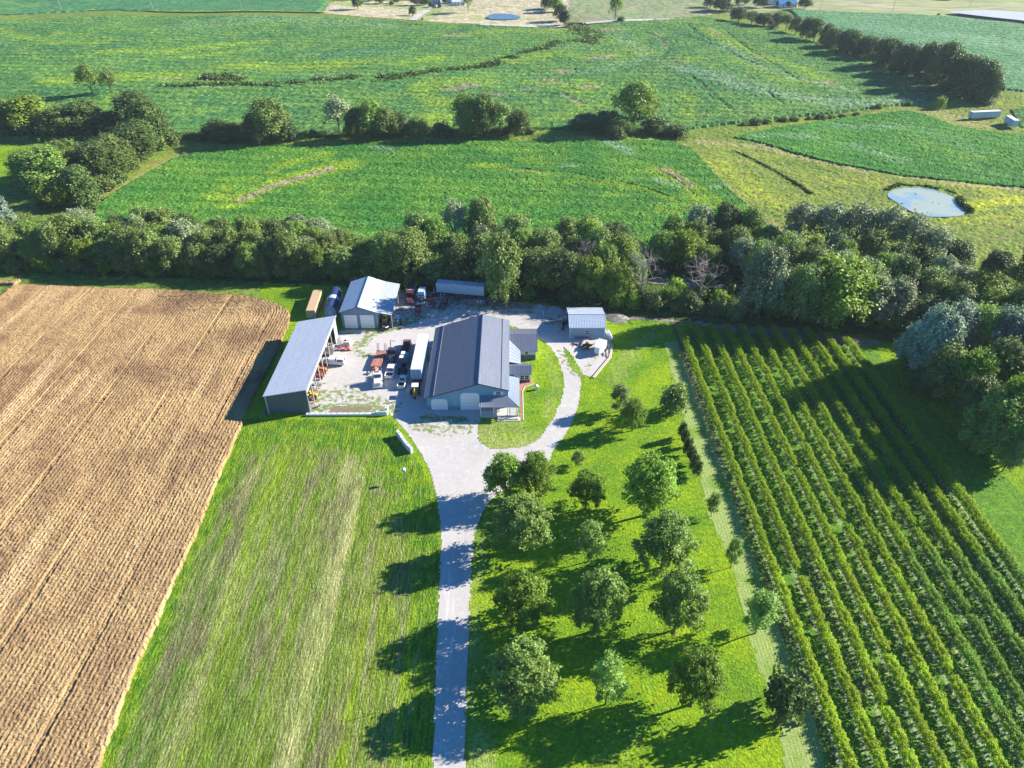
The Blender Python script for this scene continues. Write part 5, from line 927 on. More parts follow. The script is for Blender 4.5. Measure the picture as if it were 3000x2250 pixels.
for (u, v, vt, lb, ln) in ((184, 37, -2, 'leftmost utility pole along the far grass track', -.9), (450, 34, -6, 'second utility pole along the far grass track', -.5), (711, 40, -4, 'third utility pole along the far grass track', -.5), (967, 46, 6, 'utility pole at the left end of the dry pasture', 0), (1187, 60, 34, 'short pole where the farm drive meets the field', 0), (1170, 42, 10, 'pale pole in the dry pasture left of the farm drive', 0), (1439, 78, 38, 'dark pole below the small far pond', 0), (1651, 79, 42, 'pale pole against the dark pasture hedge', 0),
                      (1885, 68, 28, 'thin pole beside the road right of the lone roadside tree', 0), (2124, 50, 22, 'pole on the lawn left of the long tree row', 0), (2401, 36, -2, 'pole just right of the round farmhouse tree', .5), (2612, 40, -2, 'pole left of the grey lake', .9), (2838, 25, -8, 'pole above the grey lake', .9), (2903, 328, 296, 'leaning pole above the long parked trailer', 1.0)):
    pole(u, v, vt, lb, lean=ln)
def house(name, u, v, w, d, h, rz, wallc, roofc, label, rh=None, cat='house', win=3):
    x, y = P(u, v); r = empty(name, (x, y, Tz(x, y)), R(rz), label, cat); rh = rh or w * .0 + d * .28
    MB().prism([(-d / 2, 0), (d / 2, 0), (d / 2, h), (0, h + rh), (-d / 2, h)], -w / 2, w / 2, 'x').build('wall', wallc, r)
    for s in (-1, 1): MB().quadslab([(-w / 2 - .5, s * (d / 2 + .5), h - .1), (w / 2 + .5, s * (d / 2 + .5), h - .1), (w / 2 + .5, 0, h + rh + .25), (-w / 2 - .5, 0, h + rh + .25)], .15).build('roof', roofc, r)
    for i in range(win):
        xx = -w / 2 + w * (i + .75) / (win + .5); f = bx('window', C_white, r, xx - .6, -d / 2 - .06, 1.0, xx + .6, -d / 2 - .003, 2.3); bx('pane', C_glass, f, xx - .48, -d / 2 - .08, 1.12, xx + .48, -d / 2 - .062, 2.18)
    bx('door', C_dark, r, w / 2 - 1.6, -d / 2 - .06, .1, w / 2 - .6, -d / 2 - .003, 2.2)
RB = simple('bright blue roof', (.05, .20, .42), .4, .4)
house('farm_shed', 1272, 10, 12, 10, 3.4, 0, simple('blue wall', (.22, .42, .62), .5), RB, 'blue farm shed with bright blue roof at the top of the photo', cat='shed', win=1)
house('farm_shed', 1325, 10, 8, 9, 3.2, 0, simple('blue wall', (.22, .42, .62), .5), RB, 'small blue farm building left of the white house at the top', cat='shed', win=1)
house('farmhouse', 1343, 16, 11, 9, 3.4, 4, C_white, C_wht2 if 'C_wht2' in globals() else C_white, 'white farmhouse with pale roof in the top centre farmstead')
house('farmhouse', 2298, 26, 16, 12, 3.2, 8, C_white, RB, 'white farmhouse with blue roof behind the long tree row')
house('farmhouse', 2268, 18, 12, 10, 3.0, 0, C_white, RB, 'smaller white house with blue roof left of the farmhouse', win=2)
house('farm_shed', 2192, 6, 8, 8, 2.8, 0, simple('blue wall two', (.20, .36, .60), .5), RB, 'little blue shed between the dark farmstead trees', cat='shed', win=1)
x, y = P(1572, 40); CR = empty('parked_car', (x, y, Tz(x, y) + .1), R(80), 'small white vehicle parked in the shade right of the far pond', 'car')
bx('body', P_white, CR, -.95, -2.4, .35, .95, 2.4, 1.0, .05, .1); bx('cab', P_white, CR, -.85, -1.4, 1.0, .85, 1.0, 1.7, .15, .4); bx('windscreen', C_glass, CR, -.7, .75, 1.02, .7, .93, 1.4)
for s in (-1, 1): wheel(CR, s * .85, 1.5, .36); wheel(CR, s * .85, -1.5, .36)
# ------------------------------------------------------------------ trees
def leaf_mat(name, c1, c2, trans=.30, rough=.42, sheen=.0):
    m = Mat(name, .55, .28)
    oi = m.n('ShaderNodeObjectInfo'); g = m.n('ShaderNodeNewGeometry')
    f = m.math('ADD', m.math('MULTIPLY', g.outputs['Random Per Island'], .55), m.math('MULTIPLY', oi.outputs['Random'], .25))
    c = m.mix(f, c1, c2)
    hs = m.n('ShaderNodeHueSaturation'); m.l(m.ramp(oi.outputs['Random'], 0, 1, .78, 1.22), hs.inputs['Value']); m.l(m.ramp(oi.outputs['Random'], 0, 1, .493, .507), hs.inputs['Hue']); m.l(m.mix(m.ramp(m.attr('clump'), .25, .9, 0, .75), c, tuple(min(1, q * 1.45 + .01) for q in c2)), hs.inputs['Color'])
    m.col(hs.outputs[0])
    tr = m.n('ShaderNodeBsdfTranslucent'); m.l(m.mix(.45, hs.outputs[0], (.25, .40, .02)), tr.inputs['Color'])
    mx = m.n('ShaderNodeMixShader'); mx.inputs[0].default_value = trans
    m.l(m.b.outputs[0], mx.inputs[1]); m.l(tr.outputs[0], mx.inputs[2]); m.l(mx.outputs[0], m.out.inputs[0])
    return m.m
LF = {'grove': leaf_mat('maple leaves', (.12, .24, .02), (.25, .39, .04), .4), 'grey': leaf_mat('silvery maple leaves', (.13, .23, .035), (.25, .36, .08), .34),
      'young': leaf_mat('young maple leaves', (.17, .30, .05), (.29, .42, .10), .40), 'belt': leaf_mat('creek tree leaves', (.11, .18, .035), (.23, .31, .08), .2),
      'dark': leaf_mat('dark creek leaves', (.06, .115, .025), (.12, .185, .045), .14), 'silver': leaf_mat('silver green leaves', (.17, .23, .10), (.31, .36, .20), .18),
      'yellow': leaf_mat('yellow green leaves', (.16, .26, .025), (.29, .39, .05), .3), 'frost': leaf_mat('pale blue green leaves', (.17, .25, .16), (.29, .38, .28), .18),
      'orchard': leaf_mat('orchard leaves', (.25, .40, .02), (.46, .57, .03), .5), 'orchdark': leaf_mat('dark orchard leaves', (.14, .28, .03), (.27, .42, .06), .42)}
BARK = simple('bark', (.10, .08, .06), .95, .1, var=.25, scale=4); DEADB = simple('dead pale wood', (.34, .30, .27), .95, .1, var=.15, scale=4)

def crown_mesh(name, seed, lobes, leaf, ncl, per, spread=.6, squash=.85, plume=.62):
    """lobes: (x,y,z,r); leaf-clump centres on the lobes' skins, leaves scattered round each clump"""
    rs = np.random.RandomState(seed); L = np.array(lobes, float); wgt = L[:, 3] ** 2; wgt /= wgt.sum()
    ci = rs.choice(len(L), ncl, p=wgt); d = rs.normal(size=(ncl, 3)); d /= np.linalg.norm(d, axis=1)[:, None]
    d[:, 2] = np.where(d[:, 2] < -.55, -d[:, 2], d[:, 2])
    rad = L[ci, 3] * (.62 + .42 * rs.rand(ncl) ** .5)
    c = L[ci, :3] + d * rad[:, None] * np.array([1, 1, squash])
    k = np.repeat(np.arange(ncl), per); n = len(k)
    sz = spread * (.6 + .8 * rs.rand(ncl))[k]
    p = c[k] + rs.normal(size=(n, 3)) * sz[:, None] * np.array([.42, .42, plume])
    nr = d[k] * .6 + rs.normal(size=(n, 3)) * .55 + np.array([0, 0, .65]); nr /= np.linalg.norm(nr, axis=1)[:, None]
    u = np.cross(nr, rs.normal(size=(n, 3))); u /= np.linalg.norm(u, axis=1)[:, None] + 1e-9; v = np.cross(nr, u)
    s = leaf * (.6 + .8 * rs.rand(n))[:, None]; e = (.55 + .4 * rs.rand(n))[:, None]
    V = np.stack([p - u * s * .5, p + v * s * e * .5 - u * s * .05 + nr * s * .08, p + u * s * .55, p - v * s * e * .5 + u * s * .1 + nr * s * .08], 1).reshape(-1, 3)
    F = np.arange(4 * n).reshape(-1, 4); cl = rs.rand(ncl) ** 1.6
    me_o = mesh_np(name, V, F, None, {'clump': np.repeat(cl[k], 4)}); me = me_o.data; bpy.data.objects.remove(me_o); return me
def trunk_mesh(name, seed, h, r, lobes, base=.25, extra=0, twig=0):
    rs = random.Random(seed); mb = MB(); top = h
    lean = (rs.uniform(-.04, .04) * h, rs.uniform(-.04, .04) * h)
    mb.tube([(0, 0, -.15), (0, 0, .12 * h), (lean[0] * .4, lean[1] * .4, .35 * h), (lean[0], lean[1], .62 * h)], r, 7, r * .45)
    for i, (x, y, z, lr) in enumerate(lobes):
        z0 = max(base * h, min(.6 * h, z * (.35 + .3 * rs.random()))); f = z0 / (.62 * h)
        a = (lean[0] * f, lean[1] * f, z0); m_ = (x * .45, y * .45, (z0 + z) / 2 + .05 * h)
        mb.tube([a, m_, (x * .95, y * .95, z + lr * .2)], r * .42, 5, r * .1)
        for k in range(extra):
            t = Vector((rs.gauss(0, 1), rs.gauss(0, 1), rs.gauss(.5, .6))).normalized() * lr
            q = Vector((x * .8, y * .8, z)); mid_ = q + t * .5 + Vector((0, 0, .1 * lr)); e = q + t * (1.0 + .3 * rs.random())
            mb.tube([q, mid_, e], r * .16, 4, r * .04)
            for j in range(twig):
                w_ = mid_.lerp(e, rs.random()); t2 = (t.normalized() + Vector((rs.gauss(0, .6), rs.gauss(0, .6), rs.gauss(.2, .5)))).normalized() * lr * .5
                mb.tube([w_, w_ + t2], r * .06, 3, r * .02)
    me = bpy.data.meshes.new(name); me.from_pydata(mb.V, [], mb.F); me.materials.append(BARK); return me
def lob(seed, n, R_, H, z0, rr=(.42, .62), top=True):
    """n lobes filling an upright egg of radius R_ from z0 to H"""
    rs = random.Random(seed); out = []
    if top: out.append((0, 0, H - R_ * .62, R_ * .62))
    out.append((0, 0, (z0 + H) / 2, R_ * .72))
    for i in range(n):
        a = i * 2.4 + rs.uniform(-.3, .3); f = (i + .5) / n; z = z0 + (H - z0) * (.16 + .66 * f)
        w_ = math.sin(math.pi * min(1, .25 + .72 * f)) ** .7
        q = R_ * rs.uniform(*rr); out.append((math.cos(a) * (R_ - q * .8) * w_, math.sin(a) * (R_ - q * .8) * w_, z, q))
    return out
PROTO = {}
def proto(key, seed, n, R_, H, z0, leaf, ncl, per, spread=.6, r=.2, rr=(.42, .62), squash=.8, extra=0, twig=0):
    L = lob(seed, n, R_, H, z0, rr)
    PROTO[key] = (crown_mesh(key + ' crown', seed, L, leaf, ncl, per, spread, squash), trunk_mesh(key + ' trunk', seed, H, r, L, .22, extra, twig), H, R_)
for i in range(4): proto('grove%d' % i, 11 + i, 14, 3.3, 9.8, .9, .25, 250, 50, .52, .19, (.28, .46))
for i in range(2): proto('young%d' % i, 31 + i, 8, 1.9, 6.9, 1.1, .21, 120, 48, .44, .10, (.28, .46))
for i in range(5): proto('belt%d' % i, 41 + i, 11, 4.9, 12.5, .8, .46, 260, 40, .95, .28, (.30, .52))
for i in range(2): proto('airy%d' % i, 61 + i, 9, 4.6, 15, 4.5, .55, 210, 14, 1.1, .26, (.28, .42), extra=3)
for i in range(3): proto('bush%d' % i, 71 + i, 6, 2.6, 3.6, .1, .46, 130, 16, .7, .10)
for i in range(3): proto('far%d' % i, 81 + i, 7, 4.6, 11.5, .8, 1.0, 130, 16, 1.3, .3, (.3, .5))
proto('column', 91, 5, 1.1, 3.6, .2, .26, 130, 18, .35, .07)
L = lob(101, 9, 4.4, 11, 4, (.35, .5)); PROTO['dead'] = (None, trunk_mesh('dead trunk', 101, 11, .28, L, .25, 6, 5), 11, 4.4)
L = lob(102, 8, 3.6, 9, 3, (.35, .5)); PROTO['dead2'] = (None, trunk_mesh('dead trunk two', 102, 9, .24, L, .2, 6, 5), 9, 3.6)
TREES = []
trs = random.Random(99)
def tree(key, x, y, h, w=None, leaf='belt', name='tree', label='', cat='tree', group=None, z=None, rz=None, part='crown'):
    cm, tm, H, R_ = PROTO[key]
    e = empty(name, (x, y, (Tz(x, y) if z is None else z)), trs.uniform(0, 6.28) if rz is None else rz, label, cat, group)
    sz = h / H; sx = sz if w is None else w / (2 * R_ * 1.0); e.scale = (sx, sx, sz)
    if cm is not None:
        c = bpy.data.objects.new(part, cm); COL.objects.link(c); c.parent = e
        if not cm.materials: cm.materials.append(LF['belt'])
        c.material_slots[0].link = 'OBJECT'; c.material_slots[0].material = LF[leaf]
    t = bpy.data.objects.new('trunk', tm); COL.objects.link(t); t.parent = e
    if cm is None: t.material_slots[0].link = 'OBJECT'; t.material_slots[0].material = DEADB
    TREES.append(e); return e
def tree_px(key, u, v, vt, wpx, hh=None, **k):
    """trunk foot at pixel (u,v), crown top at row vt, crown wpx wide"""
    x, y = P(u, v); H_ = HT(u, vt, y)[1]; z = Tz(x, y)
    dep = math.hypot(y, 0) / (cP - (v - 1125) / FPX * sP)
    rt = (wpx / FPX * dep) * .5 * .85 * CAMH / y; h = hh or max(.6 * H_, H_ - rt * rt / max(H_, 1)) * .93   # a crown seen from above shows its far side too
    return tree(key, x, y, max(1.5, h), wpx / FPX * dep, **k)

# ---- the grove beside the drive: foot x, foot y, top y, crown width, in G3 pixels
GR = [(300, 355, 92, 205, 0, 'grove', 'round dark green maple at the mouth of the drive, leaning over the gravel'),
      (446, 352, 95, 195, 1, 'grove', 'dark green maple right beside the one at the mouth of the drive'),
      (385, 592, 312, 285, 2, 'grey', 'second maple up the drive edge with silvery left side'),
      (390, 952, 625, 275, 3, 'grove', 'yellow green maple along the drive, second from the bottom of that row'),
      (385, 1308, 985, 345, 0, 'grey', 'largest maple at the bottom of the row beside the drive'),
      (690, 400, 180, 175, 1, 'grove', 'small rounded maple below the tiny shrub in the middle of the lawn'),
      (985, 430, 95, 290, 2, 'grove', 'large wide maple at the top right of the grove beside the evergreen shrubs'),
      (1058, 685, 372, 285, 3, 'grey', 'large dark silvery maple just below the widest one of the grove'),
      (742, 990, 640, 260, 0, 'grey', 'tall irregular maple in the centre of the grove with several pointed tops'),
      (1120, 990, 650, 250, 1, 'young', 'pale green open maple to the right of the tall central one'),
      (1200, 1350, 1035, 270, 2, 'grove', 'maple at the lower right of the grove, left of the round dark bush')]
GH = {0: 12.0, 1: 12.0, 2: 12.4, 3: 11.6, 4: 11.4}
for q, (x, y, t, wd, i, lf, lb) in enumerate(GR):
    tree_px('grove%d' % i, 1300 + x / 1.659, 1250 + y / 1.659, 1250 + (t + 8) / 1.659, wd / 1.659, leaf=lf, name='maple_tree', label=lb, hh=GH.get(q))
YG = [(705, 655, 447, 140, 0, 'young', 'pale green young maple standing in shade between the large ones'),
      (785, 1350, 1082, 165, 1, 'young', 'light green young maple at the bottom middle of the lawn'),
      (1512, 1005, 782, 165, 0, 'young', 'bright young maple on the edge of the mown strip with a long shadow')]
for (x, y, t, wd, i, lf, lb) in YG:
    tree_px('young%d' % i, 1300 + x / 1.659, 1250 + y / 1.659, 1250 + (t + 4) / 1.659, wd / 1.659, leaf=lf, name='young_tree', label=lb)
for (x, y, t, wd, lb) in ((1298, 437, 310, 65, 'small thin grey green tree on the mown strip, the upper of two'), (1393, 685, 530, 78, 'small thin grey green tree on the mown strip, the lower of two'), (652, 190, 110, 66, 'tiny round shrub tree alone on the lawn near the drive')):
    tree_px('young1', 1300 + x / 1.659, 1250 + y / 1.659, 1250 + (t + 2) / 1.659, wd / 1.659, leaf='grey', name='young_tree', label=lb)
tree_px('young0', 1815, 1205, 1120, 66, leaf='belt', name='young_tree', label='rounded dark green tree topmost of the three south of the small garage')
tree_px('grove1', 1852, 1262, 1158, 78, leaf='grove', name='young_tree', label='bright leafed tree casting a long shadow near the loop drive')
tree_px('bush1', 1972, 1205, 1125, 74, leaf='belt', name='round_shrub', label='round shrub standing alone near the top of the mown strip', cat='shrub')
tree_px('bush0', 2282, 2095, 1968, 126, leaf='dark', name='round_shrub', label='big dark round bush on the lawn beside the orchard corner', cat='shrub')
for k, (u, v) in enumerate(((1996, 1285), (2004, 1308), (2013, 1332), (2022, 1356), (2032, 1380), (2040, 1398))):
    tree_px('column', u, v, v - 52, 28, leaf='dark', name='evergreen_shrub', label='dark upright shrub in the short evergreen row beside the mown strip', cat='shrub', group='evergreen shrubs by the mown strip')

# ---- belt of trees along the creek
_fx = [-260, -157, -60, -20, 4, 20, 60, 97, 125, 180]; _fy = [212, 201.5, 195, 190, 185.5, 181, 174, 168, 160, 150]
def front(x): return float(np.interp(x, _fx, _fy))
ON = ['first', 'second', 'third', 'fourth', 'fifth', 'sixth', 'seventh', 'eighth', 'ninth', 'tenth', 'eleventh', 'twelfth', 'thirteenth', 'fourteenth', 'fifteenth', 'sixteenth', 'seventeenth', 'eighteenth', 'nineteenth']
def nth(n):
    if n < 20: return ON[n - 1]
    t, u = divmod(n, 10); T_ = ['', '', 'twent', 'thirt', 'fort', 'fift', 'sixt', 'sevent', 'eight', 'ninet'][t]
    return T_ + 'ieth' if u == 0 else T_ + 'y-' + ON[u - 1]
def mix_leaf(r, x):
    return 'belt' if r < .42 else 'grey' if r < .62 else 'dark' if r < .80 else 'silver' if r < .92 else 'yellow'
NM = {'belt': 'mid green', 'grey': 'grey green', 'dark': 'dark green', 'silver': 'silvery', 'yellow': 'yellow green', 'frost': 'frosted blue green'}
belt = []; br = random.Random(5)
special = [(1790, 697, 535, 150, 'belt3', 'yellow', 'broad yellow green tree, brightest crown of the creek belt'), (1868, 700, 585, 95, 'belt1', 'silver', 'silvery rounded tree at the right foot of the bright yellow green one'),
           (1635, 690, 515, 95, 'belt2', 'silver', 'pale silvery tree between the dead tree and the bright yellow green one'), (1715, 700, 560, 85, 'belt4', 'belt', 'green tree at the left side of the bright yellow green one'),
           (1925, 660, 545, 80, 'belt0', 'dark', 'dark tree right of the bright yellow green one'),
           (1715, 545, 430, 80, 'airy0', 'silver', 'leftmost tall silver tree in front of the pond'), (1775, 550, 428, 85, 'airy1', 'silver', 'second tall silver tree from the left in front of the pond'), (1835, 555, 430, 85, 'airy0', 'silver', 'third tall silver tree in front of the pond'),
           (1895, 560, 436, 85, 'airy1', 'silver', 'fourth tall silver tree in front of the pond'), (1950, 572, 455, 80, 'airy0', 'silver', 'fifth tall silver tree right below the pond'), (1998, 590, 485, 70, 'airy1', 'silver', 'rightmost and lowest of the tall silver trees by the pond'),
           (2100, 690, 575, 110, 'belt2', 'yellow', 'rounded bright green tree right of the dark gap in the belt'), (2040, 680, 590, 85, 'belt3', 'grove', 'mid green tree beside the rounded bright green one'), (2050, 590, 510, 75, 'belt1', 'dark', 'small dark tree at the meadow edge behind the belt'), (2140, 620, 535, 70, 'belt4', 'dark', 'dark round tree at the meadow edge near the right border'), (2200, 660, 480, 80, 'belt0', 'dark', 'tall dark tree at the right border of the photo'),
           (1080, 655, 490, 90, 'belt2', 'belt', 'broad mid green tree behind the ribbed trailer'), (985, 540, 422, 60, 'airy0', 'silver', 'pale thin crown at the back of the belt above the garage barn'), (1040, 540, 415, 75, 'belt4', 'belt', 'green tree peering over the back of the belt above the garage barn'), (905, 560, 447, 70, 'belt3', 'belt', 'mid green tree at the back of the belt above the parked dump truck')]
kept = []
for (x, y, t, wd, key, lf, lb) in special:
    e = tree_px(key, x * K, y * K, t * K, wd * K, leaf=lf, name='creek_tree', label=lb); kept.append((e.location.x, e.location.y, wd * K / 2 / FPX * 210))
dd = [(1383, 655, 530, 95, 'dead', 'larger bare dead tree with pale limbs in the creek belt'), (1508, 655, 545, 105, 'dead2', 'bare dead tree with drooping grey limbs left of the silvery tree')]
for (x, y, t, wd, key, lb) in dd:
    e = tree_px(key, x * K, y * K, t * K, wd * K, name='dead_tree', label=lb); kept.append((e.location.x, e.location.y, 5.5))
tree_px('dead2', 1262 * K, 610 * K, 500 * K, 60 * K, name='dead_tree', label='small bare purple grey tree top above the long ribbed trailer')
for r in range(6):
    x = -172 + 3.4 * (r % 2)
    while x < 128:
        d = [2.6, 9.5, 17.5, 26.5, 35.5, 43][r]; y = front(x) + d + br.uniform(-1.8, 1.8); xx = x + br.uniform(-1.3, 1.3)
        step = br.uniform(6.2, 8.4); x += step
        if r >= 4 and xx < 12: continue
        if r == 5 and xx < 55: continue
        if r == 4 and br.random() < .2: continue
        if -62 < xx < -40 and r == 3: continue
        if r == 3 and xx < -20 and br.random() < .35: continue
        if any(math.hypot(xx - a, y - b) < c * .8 for a, b, c in kept): continue
        if 38 < xx < 66 and r in (0, 1, 2): 
            if r > 0 or br.random() < .7: continue
        hh = ([12.2, 12.4, 10.5, 8.5, 9, 9] if x < -18 else [11.5, 12.5, 12.5, 11.5, 12, 12.5])[r] * br.uniform(.72, 1.26)
        if -62 < xx < -38: hh *= .78
        if xx < -120: hh *= .93
        lf = mix_leaf(br.random(), xx); e = tree(br.choice(['belt%d' % q for q in range(5)]), xx, y, hh, br.uniform(8.2, 12) * 1.0, leaf=lf, name='creek_tree')
        belt.append((r, xx, e, lf))
RW = ['front', 'second', 'third', 'fourth', 'fifth', 'back']
for r in range(6):
    q = sorted([b for b in belt if b[0] == r], key=lambda b: b[1])
    for i, (_, xx, e, lf) in enumerate(q):
        tag(e, '%s tree, %s from the left in the %s line of the creek belt' % (NM[lf], nth(i + 1), RW[r]), 'tree')
n = 0; x = -170
while x < 108:
    x += br.uniform(3.0, 5.2)
    if 5 < x < 14: continue
    n += 1; y = front(x) + br.uniform(-1.5, 2.2)
    tree(br.choice(['bush0', 'bush1', 'bush2']), x, y, br.uniform(2.6, 4.8), br.uniform(4, 6.5), leaf=br.choice(['dark', 'belt', 'belt', 'dark', 'grove']), name='undergrowth_shrub', label='leafy shrub, %s from the left along the shaded front edge of the creek belt' % nth(n), cat='shrub')
for k, (x, y) in enumerate(((40, 177), (45, 180), (50, 176), (54, 181), (59, 177), (63, 182), (36, 182), (48, 184), (57, 185), (66, 178))):
    tree('bush%d' % (k % 3), x, y, 4.2 + (k % 3) * .6, 6, leaf=['belt', 'grove', 'dark'][k % 3], name='undergrowth_shrub', label='%s shrub, %s of the thicket before the two dead trees' % (['mid green', 'bright green', 'dark'][k % 3], nth(k + 1)), cat='shrub')

# ---- wood on the right
wood = [(1985, 812, 645, 100, 'frost'), (1955, 800, 690, 70, 'frost'), (2030, 790, 640, 95, 'frost'), (2075, 790, 645, 90, 'young'), (2135, 800, 650, 100, 'frost'), (2195, 820, 660, 100, 'frost'), (2235, 850, 670, 90, 'belt'), (2020, 860, 740, 90, 'belt'), (2075, 880, 745, 100, 'grove'), (2130, 870, 720, 100, 'belt'), (2190, 880, 740, 100, 'grey'), (2240, 930, 760, 100, 'dark'),
        (2085, 930, 800, 85, 'dark'), (2150, 965, 795, 110, 'grove'), (2120, 985, 835, 120, 'grey'), (2195, 1000, 860, 80, 'belt'), (2165, 1018, 940, 50, 'belt'), (1990, 840, 790, 70, 'dark'), (1960, 790, 745, 60, 'dark'), (2240, 800, 640, 80, 'belt'), (2170, 740, 600, 80, 'belt'), (2230, 740, 600, 90, 'dark')]
for i, (x, y, t, wd, lf) in enumerate(sorted(wood)):
    nm = NM.get(lf, 'fresh green')
    tree_px('belt%d' % (i % 5), x * K, y * K, t * K, wd * K, leaf=lf, name='wood_tree', label='%s tree, %s from the left in the wood right of the orchard' % (nm, nth(i + 1)))
br = random.Random(8)
for k in range(12):
    x = br.uniform(138, 190); y = br.uniform(70, 170); tree('belt%d' % (k % 5), x, y, br.uniform(12, 16), br.uniform(10, 13), leaf='belt', name='wood_tree', label='%s tree of the wood beyond the right edge of the photo' % nth(k + 1))
# two tall bare-limbed trees whose shadow falls on the lawn at the right edge
# ---- hedge between the two big fields
hedge = [(480, 308, 258, 62, 'belt0', 'dark'), (508, 308, 265, 50, 'belt1', 'dark'), (458, 306, 272, 40, 'bush0', 'dark'), (590, 312, 208, 92, 'belt2', 'belt'), (556, 312, 248, 55, 'belt3', 'dark'), (628, 312, 262, 40, 'belt4', 'dark'), (735, 295, 206, 66, 'airy0', 'silver'), (775, 307, 232, 58, 'belt1', 'dark'), (808, 306, 212, 62, 'airy1', 'grey'), (835, 306, 235, 60, 'belt0', 'belt'), (865, 302, 248, 55, 'belt2', 'dark'), (905, 302, 257, 48, 'belt3', 'belt'), (955, 303, 272, 45, 'bush1', 'dark'),
         (1005, 304, 202, 58, 'airy1', 'grey'), (1012, 305, 225, 60, 'belt4', 'belt'), (1045, 304, 198, 62, 'belt0', 'belt'), (1080, 303, 218, 60, 'airy0', 'belt'), (1120, 301, 240, 56, 'belt1', 'dark'), (1262, 290, 248, 62, 'belt2', 'dark'), (1310, 292, 240, 70, 'belt3', 'dark'), (1366, 290, 165, 92, 'airy1', 'grey'), (1380, 270, 180, 80, 'belt4', 'grey'), (1330, 308, 278, 42, 'bush2', 'dark'), (1415, 292, 258, 62, 'bush0', 'dark'), (1458, 298, 272, 58, 'bush1', 'dark'), (1345, 296, 262, 50, 'belt0', 'dark')]
hedge += [(300 + 0 * i, 0, 0, 0, '', '') for i in range(0)]
for i, (x, y, t, wd, key, lf) in enumerate(sorted(hedge)):
    sh = key.startswith('bush'); lb = '%s %s, %s from the left in the hedge between two bean fields' % (NM[lf], 'shrub' if sh else 'tree', nth(i + 1))
    if t == 165: lb = 'tallest lone tree of the hedge line, grey crown over a bare forked trunk'
    tree_px(key, x * K, y * K, t * K, wd * K, leaf=lf, name='hedge_tree', label=lb)
for i in range(34):
    x = 415 + i * 22; y = 307 - i * .4 + br.uniform(-3, 3)
    if 600 < x < 640: continue
    tree_px('bush%d' % (i % 3), x * K, y * K, (y - br.uniform(9, 18)) * K, br.uniform(22, 34) * K, leaf=br.choice(['dark', 'dark', 'belt']), name='hedge_shrub', label='low shrub, %s from the left along the foot of the middle hedge' % nth(i + 1), cat='shrub')
nw = [(205, 218, 140, 46, 'airy0', 'grey'), (246, 214, 155, 34, 'airy1', 'belt'), (0, 300, 222, 66, 'belt0', 'belt'), (30, 292, 215, 72, 'belt1', 'belt'), (80, 296, 203, 88, 'belt2', 'yellow'), (150, 298, 225, 84, 'belt3', 'belt'), (192, 296, 218, 80, 'belt4', 'dark'), (245, 298, 245, 66, 'belt0', 'dark'), (305, 290, 197, 86, 'airy1', 'dark'), (330, 310, 215, 70, 'belt1', 'dark'), (350, 322, 250, 60, 'belt2', 'dark'), (292, 348, 272, 84, 'belt3', 'dark'), (320, 335, 262, 66, 'belt4', 'dark'),
      (255, 372, 288, 84, 'belt0', 'belt'), (228, 398, 300, 96, 'belt1', 'dark'), (160, 392, 298, 82, 'belt2', 'belt'), (120, 412, 306, 100, 'belt3', 'grey'), (180, 440, 350, 72, 'belt4', 'dark'), (118, 448, 385, 66, 'belt0', 'yellow'), (150, 448, 380, 50, 'belt1', 'grove'), (70, 400, 320, 66, 'belt2', 'grey'), (12, 520, 412, 62, 'belt3', 'frost'), (45, 500, 455, 60, 'belt4', 'belt'), (-20, 300, 215, 60, 'belt2', 'dark')]
for i, (x, y, t, wd, key, lf) in enumerate(sorted(nw)):
    tree_px(key, x * K, y * K, t * K, wd * K * 1.12, leaf=lf, name='pasture_tree', label='%s tree, %s from the left around the small left pasture' % (NM.get(lf, 'fresh green'), nth(i + 1)))
for i, (x, y) in enumerate(((60, 385), (85, 425), (100, 445), (135, 430), (165, 440), (190, 448), (205, 432), (228, 415), (248, 400), (262, 385), (282, 368), (300, 352), (322, 340), (345, 328), (365, 322), (20, 302), (60, 300), (110, 300), (170, 300), (215, 300), (250, 300), (285, 298))):
    tree_px('bush%d' % (i % 3), x * K, y * K, (y - 30 - 5 * (i % 3)) * K, (40 + 6 * (i % 3)) * K, leaf=['dark', 'belt', 'dark'][i % 3], name='pasture_shrub', label='dense shrub, %s at the feet of the small left pasture trees' % nth(i + 1), cat='shrub')
rh = [(1552, 24, 0, 30), (1574, 30, 4, 38), (1592, 50, 18, 32), (1622, 54, 22, 34), (1650, 64, 22, 44), (1676, 60, 28, 40), (1700, 74, 32, 30), (1714, 80, 38, 26), (1738, 92, 32, 40), (1757, 98, 44, 34), (1778, 96, 50, 30), (1800, 114, 56, 52), (1826, 124, 68, 50), (1850, 124, 84, 40), (1872, 136, 80, 50), (1900, 152, 78, 56), (1925, 158, 92, 50), (1950, 168, 92, 54), (1974, 176, 98, 44), (1996, 184, 94, 54), (2024, 196, 88, 62), (2045, 200, 108, 50), (2066, 210, 112, 54), (2090, 216, 124, 54), (2112, 222, 126, 56), (2128, 226, 150, 40)]
for i, (x, y, t, wd) in enumerate(rh):
    lf = 'belt' if x < 1720 and i % 2 else 'dark'
    tree_px(('airy%d' % (i % 2)) if x < 1765 and i % 3 == 0 else 'belt%d' % (i % 5), (x + [3, -4, 2, 0, -2][i % 5]) * K, (y + [2, -3, 0, 3, -1][i % 5]) * K, (t + [0, 6, -4, 3, 8, -2, 2][i % 7]) * K, wd * K * [1.1, .95, 1.3, 1.05, 1.2][i % 5], leaf=lf, name='fence_row_tree', label='tree, %s from the top of the long dark row at the upper right' % nth(i + 1))
